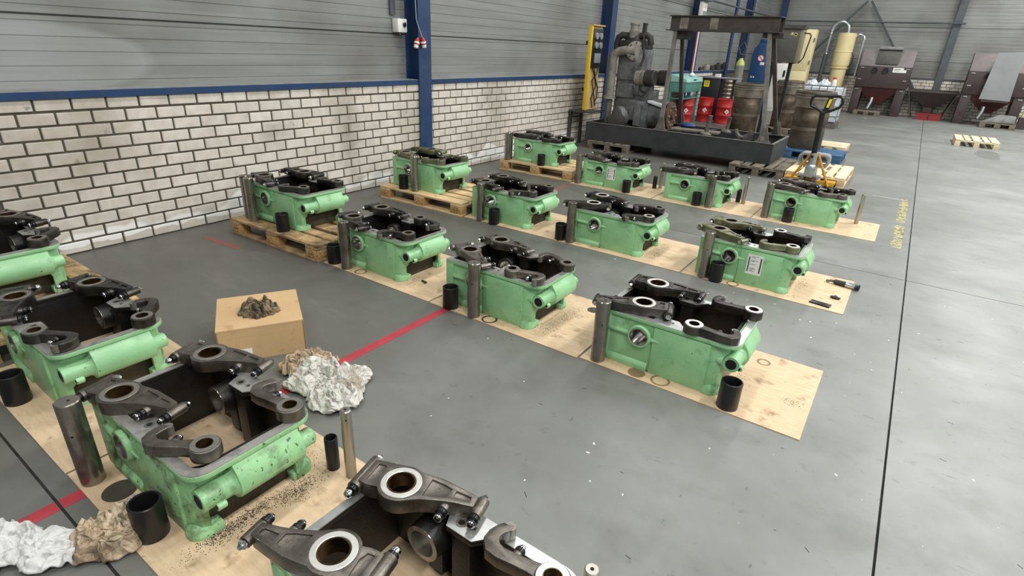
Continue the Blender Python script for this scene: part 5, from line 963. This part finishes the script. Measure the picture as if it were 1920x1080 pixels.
# IBC tank with odds and ends on top
t = thing('plastic_tank', 'translucent plastic liquid tank in a wire cage before blasting cabinet', 'tank', (2.62, 17.3, 0))
obj('tank', MB().m('plastic_clear').box(0.03, 0.97, 0.03, 0.77, 0.15, 1.02).mesh('t', bevel=0.05, seg=3), t)
for k in range(6):
    obj('cage_bar', MB().m('galv').box(0.02+k*0.19, 0.04+k*0.19, 0.0, 0.02, 0.14, 1.06).mesh('c'), t)
for z in (0.3, 0.55, 0.8, 1.04): obj('cage_rail', MB().m('galv').box(0, 1.0, -0.01, 0.01, z, z+0.02).mesh('r'), t); obj('cage_rail', MB().m('galv').box(0.98, 1.0, 0, 0.8, z, z+0.02).mesh('r'), t)
obj('base', MB().m('gantry_leg').box(0, 1.0, 0, 0.8, 0.0, 0.13).mesh('b'), t); obj('cap', MB().m('crate_red').lathe([(0.1, 0), (0.1, 0.05)], (0.55, 0.4, 1.02), (0, 0, 1), 16).mesh('cp'), t)
for k, x in enumerate((2.78, 3.08)):
    o = rag('clear_bag', ('left', 'right')[k]+' crumpled clear plastic bag on the tank', (x, 17.6, 1.03), 0.145, 0.14, 0.16, 'plastic_clear', 31+k*3.3, k*0.8, n=40, group='clear plastic bags'); o['category'] = 'bag'
t = thing('spray_bottle', 'white spray bottle with red head on the plastic tank', 'bottle', (3.32, 17.5, 1.025)); obj('body', MB().m('white').lathe([(0.05, 0), (0.055, 0.01), (0.055, 0.14), (0.02, 0.18), (0.02, 0.2)], n=14).mesh('b'), t); obj('trigger', MB().m('red_print').box(-0.06, 0.03, -0.015, 0.015, 0.2, 0.24).mesh('h', bevel=0.004), t)
# pallet truck
pallet('pale new pallet on the pallet truck forks', (4.695, 9.14, 0.004), PI/2, 'wood_pale', 'wood', 'pallets behind the rows')
t = thing('pallet_truck', 'yellow hand pallet truck with a black loop handle', 'pallet truck', (4.26, 8.86, 0))
for sx in (-1, 1):
    obj('frame_bar', MB().m('yellow_jack').tube([(sx*0.05, 0.03, 0.46), (sx*0.26, 0.03, 0.045)], 0.018, 6).mesh('fb', smooth=0), t)
    obj('fork', MB().m('yellow_jack').box(sx*0.255-0.075, sx*0.255+0.075, 0.05, 1.2, 0.055, 0.095).mesh('fk', bevel=0.004), t)
    obj('steer_wheel', MB().m('black_ox').lathe([(0.03, -0.025), (0.085, -0.025), (0.09, -0.02), (0.09, 0.02), (0.085, 0.025), (0.03, 0.025)], (sx*0.075, -0.05, 0.092), (1, 0, 0), 20, True).mesh('w'), t)
    obj('hub', MB().m('galv').lathe([(0.03, -0.027), (0.03, 0.027)], (sx*0.075, -0.05, 0.092), (1, 0, 0), 14).mesh('hb'), t)
    obj('load_roller', MB().m('black_ox').cyl((sx*0.255-0.04, 1.12, 0.045), (sx*0.255+0.04, 1.12, 0.045), 0.04, n=14).mesh('lr'), t)
obj('cross_plate', MB().m('yellow_jack').box(-0.33, 0.33, 0.04, 0.08, 0.05, 0.11).mesh('cp', bevel=0.004), t); obj('head_plate', MB().m('yellow_jack').prism([(-0.08, 0.11), (0.08, 0.11), (0.06, 0.48), (-0.06, 0.48)], 0.05, 0.075, axis='y').mesh('hp'), t)
obj('hydraulic_pump', MB().m('galv').lathe([(0.06, 0), (0.06, 0.14), (0.045, 0.16), (0.045, 0.28), (0.05, 0.29), (0.05, 0.32)], (0, -0.02, 0.17), (0, 0, 1), 16).box(-0.07, 0.07, -0.08, 0.02, 0.19, 0.30).mesh('hy', bevel=0.006), t)
obj('axle_beam', MB().m('galv').box(-0.15, 0.15, -0.08, -0.02, 0.16, 0.19).mesh('ax'), t)
obj('drawbar', MB().m('black_ox').tube([(-0.005, -0.03, 0.42), (-0.03, -0.05, 1.03)], 0.036, 10).mesh('db'), t)
lp = [(-0.03, -0.05, 1.03), (-0.12, -0.05, 1.08), (-0.19, -0.05, 1.11), (-0.205, -0.05, 1.15), (-0.195, -0.05, 1.215), (-0.16, -0.05, 1.24), (0.13, -0.05, 1.25), (0.165, -0.05, 1.23), (0.175, -0.05, 1.16), (0.15, -0.05, 1.11), (0.06, -0.05, 1.06)]
obj('handle_loop', MB().m('black_ox').tube(lp, 0.019, 8, closed=True).mesh('hl'), t); obj('lever_plate', MB().m('cab_black').prism([(-0.04, 1.04), (0.03, 1.05), (0.05, 1.24), (0.0, 1.24)], -0.06, -0.04, axis='y').mesh('lv'), t)
obj('yellow_label', MB().m('label_yellow').prism([(-0.005, 1.10), (0.025, 1.10), (0.045, 1.21), (0.013, 1.21)], -0.064, -0.061, axis='y').mesh('yl'), t)
t = thing('metal_casting', 'pale grey casting with two round openings on the new pallet', 'casting', (4.16, 9.9, 0.149))
hb = cut(MB().m('sill').prism(rrect(-0.22, 0.22, 0, 0.2, 0.07, 5), -0.12, 0.12, axis='y').mesh('hb', smooth=0), [MB().cyl((x, -0.5, 0.1), (x, 0.5, 0.1), 0.072, n=24).mesh('c', smooth=0) for x in (-0.115, 0.115)])
obj('body', hb, t)
for x in (-0.115, 0.115): obj('bore_ring', MB().m('ring_dull').lathe([(0.07, 0), (0.085, 0), (0.085, 0.006), (0.07, 0.006)], (x, -0.12, 0.1), (0, -1, 0), 24, True).mesh('br'), t)

# ------------------------------------------------------------------ far end of the hall
tag(obj('wall_pipe', MB().m('pipe_dark').tube([(0.6, 24.12, 2.93), (5.85, 24.12, 2.91)], 0.028, 8).mesh('wp')), 'long thin pipe across the far wall', 'pipe')
tag(obj('wall_pipe', MB().m('pipe_dark').tube([(0.10, 14.0, 2.98), (0.10, 23.7, 3.02), (0.3, 24.05, 2.96), (0.6, 24.1, 2.93)], 0.028, 8).mesh('wp')), 'thin pipe running high along the left wall', 'pipe')
tag(obj('wind_brace', MB().m('pipe_dark').tube([(2.96, 24.16, 3.57), (0.45, 24.16, 0.44)], 0.045, 4).mesh('wb', smooth=0)), 'dark diagonal brace on the far wall falling to the left', 'brace')
tag(obj('wind_brace', MB().m('pipe_dark').tube([(3.06, 24.16, 3.57), (5.4, 24.16, 0.35)], 0.045, 4).mesh('wb', smooth=0)), 'dark diagonal brace falling behind the left blasting cabinet', 'brace')
tag(obj('down_pipe', MB().m('blue').cyl((0.09, 18.9, 0), (0.09, 18.9, 6.9), 0.05, n=12).mesh('dp')), 'blue vertical pipe on the left wall between two columns', 'pipe')
t = thing('dust_collector', 'cream cylindrical dust collector with shiny duct elbows', 'dust collector', (2.67, 23.65, 0))
obj('barrel', MB().m('cream_dust').lathe([(0.28, 1.50), (0.285, 1.52), (0.285, 1.93), (0.295, 1.94), (0.295, 1.96), (0.28, 1.97), (0.28, 2.54), (0.02, 2.56)], n=32).mesh('b'), t)
obj('lower_bin', MB().m('cream_dust').lathe([(0.22, 0.75), (0.24, 0.78), (0.24, 1.38), (0.28, 1.42), (0.28, 1.46), (0.25, 1.47), (0.28, 1.50)], n=32).mesh('l'), t)
for a in range(3): obj('leg', MB().m('cream_dust').tube([(0.22*math.cos(a*2.1+.4), 0.22*math.sin(a*2.1+.4), 0.9), (0.3*math.cos(a*2.1+.4), 0.3*math.sin(a*2.1+.4), 0)], 0.03, 6).mesh('lg'), t)
def arcpts(c, r, a0, a1, n): return [(c[0]+r*math.cos(math.radians(a0+(a1-a0)*k/n)), 0, c[1]+r*math.sin(math.radians(a0+(a1-a0)*k/n))) for k in range(n+1)]
obj('duct_elbow', MB().m('galv').tube([(0.0, 0, 2.55)]+arcpts((-0.26, 2.64), 0.25, 0, 180, 12), 0.055, 12).mesh('d1'), t)
obj('down_duct', MB().m('galv').tube([(-0.51, 0, 2.64), (-0.53, 0, 1.85)], 0.045, 10).mesh('d2'), t)
for z in (2.6, 2.5, 1.85): obj('duct_clamp', MB().m('galv').lathe([(0.062, 0), (0.066, 0.02), (0.062, 0.04)], (-0.52, 0, z), (0, 0, 1), 14).mesh('dc'), t)
obj('suction_hose', MB().m('hose').tube([(-0.53, 0, 1.85), (-0.54, 0, 1.2), (-0.56, 0, 0.4)], 0.06, 10).mesh('sh'), t)
obj('duct_elbow', MB().m('galv').tube([(0.26, 0, 2.42)]+arcpts((0.38, 2.35), 0.15, 110, 0, 8), 0.05, 12).mesh('d3'), t); obj('suction_hose', MB().m('galv').tube([(0.53, 0, 2.35), (0.53, 0, 1.95), (0.54, 0, 1.6), (0.54, 0, 1.2)], 0.045, 10).mesh('s2'), t)
obj('thin_hose', MB().m('cable_dark').tube([(0.28, -0.1, 1.95), (0.36, -0.12, 1.8), (0.36, -0.12, 1.6), (0.25, -0.12, 1.45)], 0.012, 6).mesh('th'), t)
def blaster(label, x, y, w, win):
    t = thing('blasting_cabinet', label, 'blasting cabinet', (x, y, 0), 0, 'brown blasting cabinets')
    obj('body', MB().m('blast').box(0, w, 0, 0.75, 0.88, 1.55).mesh('b', bevel=0.01), t)
    obj('sloping_top', MB().m('blast_top').prism([(0.0, 1.55), (0.75, 1.55), (0.75, 2.06), (0.28, 2.06)], 0, w, axis='x').mesh('st', bevel=0.008), t)
    obj('hopper', MB().m('blast_red').mesh('x') if False else hopper_mesh(0.12, w-0.12, 0.05, 0.7, 0.88, 0.36, 'blast_red'), t)
    for sx in (0, w-0.26):
        obj('side_leg', MB().m('blast').box(sx, sx+0.26, 0.04, 0.70, 0, 0.88).mesh('sl', bevel=0.006), t)
    for zz in (0.80, 1.12, 1.48):
        for sx in (0.06, w-0.16): obj('latch', MB().m('galv').box(sx, sx+0.1, -0.012, 0, zz, zz+0.03).mesh('la'), t)
    for dx in (-0.16, 0.16): obj('glove_port', MB().m('cab_black').lathe([(0.085, 0), (0.095, 0.0), (0.095, 0.03), (0.07, 0.03), (0.06, 0.01)], (w*0.42+dx, 0, 1.42), (0, -1, 0), 18).mesh('gp'), t)
    if win:
        obj('viewing_hood', MB().m('ctrl').prism([(0.02, 1.62), (0.10, 1.62), (0.36, 2.02), (0.36, 2.14), (0.22, 2.14), (0.12, 1.98)], w*0.29, w*0.29+0.66, axis='x').mesh('vh', bevel=0.006), t)
        obj('window', MB().m('hole').prism([(0.018, 1.60), (0.10, 1.74), (0.11, 1.74), (0.03, 1.60)], w*0.31, w*0.31+0.6, axis='x').mesh('wi'), t)
        obj('lamp_box', MB().m('sill').box(w*0.29, w*0.29+0.68, 0.1, 0.3, 2.07, 2.16).mesh('lb', bevel=0.01), t)
        obj('sign', MB().m('white').box(w-0.52, w-0.14, -0.006, 0, 1.38, 1.53).m('ink').box(w-0.22, w-0.14, -0.008, -0.006, 1.47, 1.53).m('ink_light').box(w-0.48, w-0.3, -0.008, -0.006, 1.47, 1.49).box(w-0.48, w-0.34, -0.008, -0.006, 1.43, 1.445).mesh('sg', smooth=0), t)
    obj('outlet_pipe', MB().m('galv').tube([(w*0.42, 0.0, 0.56), (w*0.42, -0.02, 0.44), (w*0.38, -0.05, 0.2)], 0.05, 10).mesh('op'), t)
    obj('base_rail', MB().m('blast').box(0, w, 0.3, 0.66, 0, 0.06).mesh('ba'), t)
    return t
def hopper_mesh(x0, x1, y0, y1, z1, z0, m):
    b = MB().m(m); cx, cy = (x0+x1)/2, (y0+y1)/2
    P = [(x0, y0, z1), (x1, y0, z1), (x1, y1, z1), (x0, y1, z1)]; Q = [(cx-.12, cy-.12, z0), (cx+.12, cy-.12, z0), (cx+.12, cy+.12, z0), (cx-.12, cy+.12, z0)]
    v = [b.bm.verts.new(p) for p in P]; w = [b.bm.verts.new(p) for p in Q]
    for i in range(4): b._f([v[i], v[(i+1) % 4], w[(i+1) % 4], w[i]])
    b._f(v[::-1]); b._f(w); return b.mesh('hopper', smooth=0)
blaster('brown blasting cabinet with grey viewing hood and white sign', 3.30, 23.3, 1.52, True)
t2 = blaster('brown blasting cabinet behind the leaning grey sheet', 6.30, 22.9, 1.55, False)
t = thing('grit_hopper', 'open brown hopper frame between the two blasting cabinets', 'hopper', (4.90, 23.4, 0)); obj('bin', hopper_mesh(0, 1.36, 0.02, 0.72, 0.83, 0.36, 'blast'), t); obj('rim_frame', MB().m('gantry').box(-0.02, 1.38, 0, 0.04, 0.83, 0.9).box(-0.02, 1.38, 0.7, 0.74, 0.83, 0.9).mesh('rf'), t)
for x in (0.02, 1.34):
    for y in (0.03, 0.7): obj('leg', MB().m('gantry').tube([(x, y, 0.85), (x+(0.25 if x < 1 else -0.25), y, 0)], 0.025, 4).mesh('l', smooth=0), t)
obj('chute', MB().m('blast').box(0.56, 0.80, 0.25, 0.49, 0.05, 0.37).mesh('ch'), t)
for k in range(2): tag(obj('red_crate', MB().m('crate_red').box(0, 0.32, 0, 0.25, 0, 0.22).box(-0.01, 0.33, -0.01, 0.26, 0.19, 0.22).mesh('rc'), None, (5.32+k*0.35, 23.1, 0)), ('left', 'right')[k]+' red plastic crate under the open hopper', 'crate', 'red crates')
tag(obj('leaning_sheet', MB().m('grey_sheet').prism([(0, 0), (0.74, -0.02), (0.68, 1.34), (0.08, 1.30)], -0.012, 0.012, axis='y').mesh('ls'), None, (6.74, 22.60, 0.782), (-0.06, 0, 0)), 'large grey metal sheet leaning on the right blasting cabinet', 'sheet')
tag(obj('sheet_bracket', MB().m('blast').box(6.8, 7.45, 22.5, 22.88, 0.72, 0.755).mesh('sb')), 'brown ledge carrying the leaning grey sheet', 'bracket')
pallet('small pallet under the left blasting cabinet', (3.52, 22.75, 0), 0, 'wood_grey', 'wood_grey', 'pallets at the far wall', dx=0.78, dy=0.5)
pallet('pallet with a pale sheet before the right blasting cabinet', (6.95, 22.2, 0), 0, 'wood_grey', 'wood_grey', 'pallets at the far wall', dx=0.85, dy=0.6)
tag(obj('folded_sheet', MB().m('sill').prism([(0, 0), (0.8, 0.02), (0.78, 0.22), (0.42, 0.24), (0.1, 0.06)], 0, 0.3, axis='y').mesh('fs', bevel=0.01), None, (6.97, 22.35, 0.146)), 'pale folded sheet on the pallet by the right blasting cabinet', 'sheet')
tag(obj('cream_post', MB().m('cream').lathe([(0.07, 0), (0.07, 0.45), (0.05, 0.47)], n=14).mesh('cp'), None, (7.98, 22.9, 0.34)), 'short cream pipe beside the right blasting cabinet', 'pipe')
tag(obj('pipe_stand', MB().m('blast').box(7.88, 8.08, 22.8, 23.0, 0, 0.339).mesh('pst')), 'brown block under the short cream pipe', 'stand')
pallet('lone pale pallet on the open floor at right', (6.995, 16.46, 0), PI/2, 'wood_pale', 'wood_pale', 'pallets behind the rows')
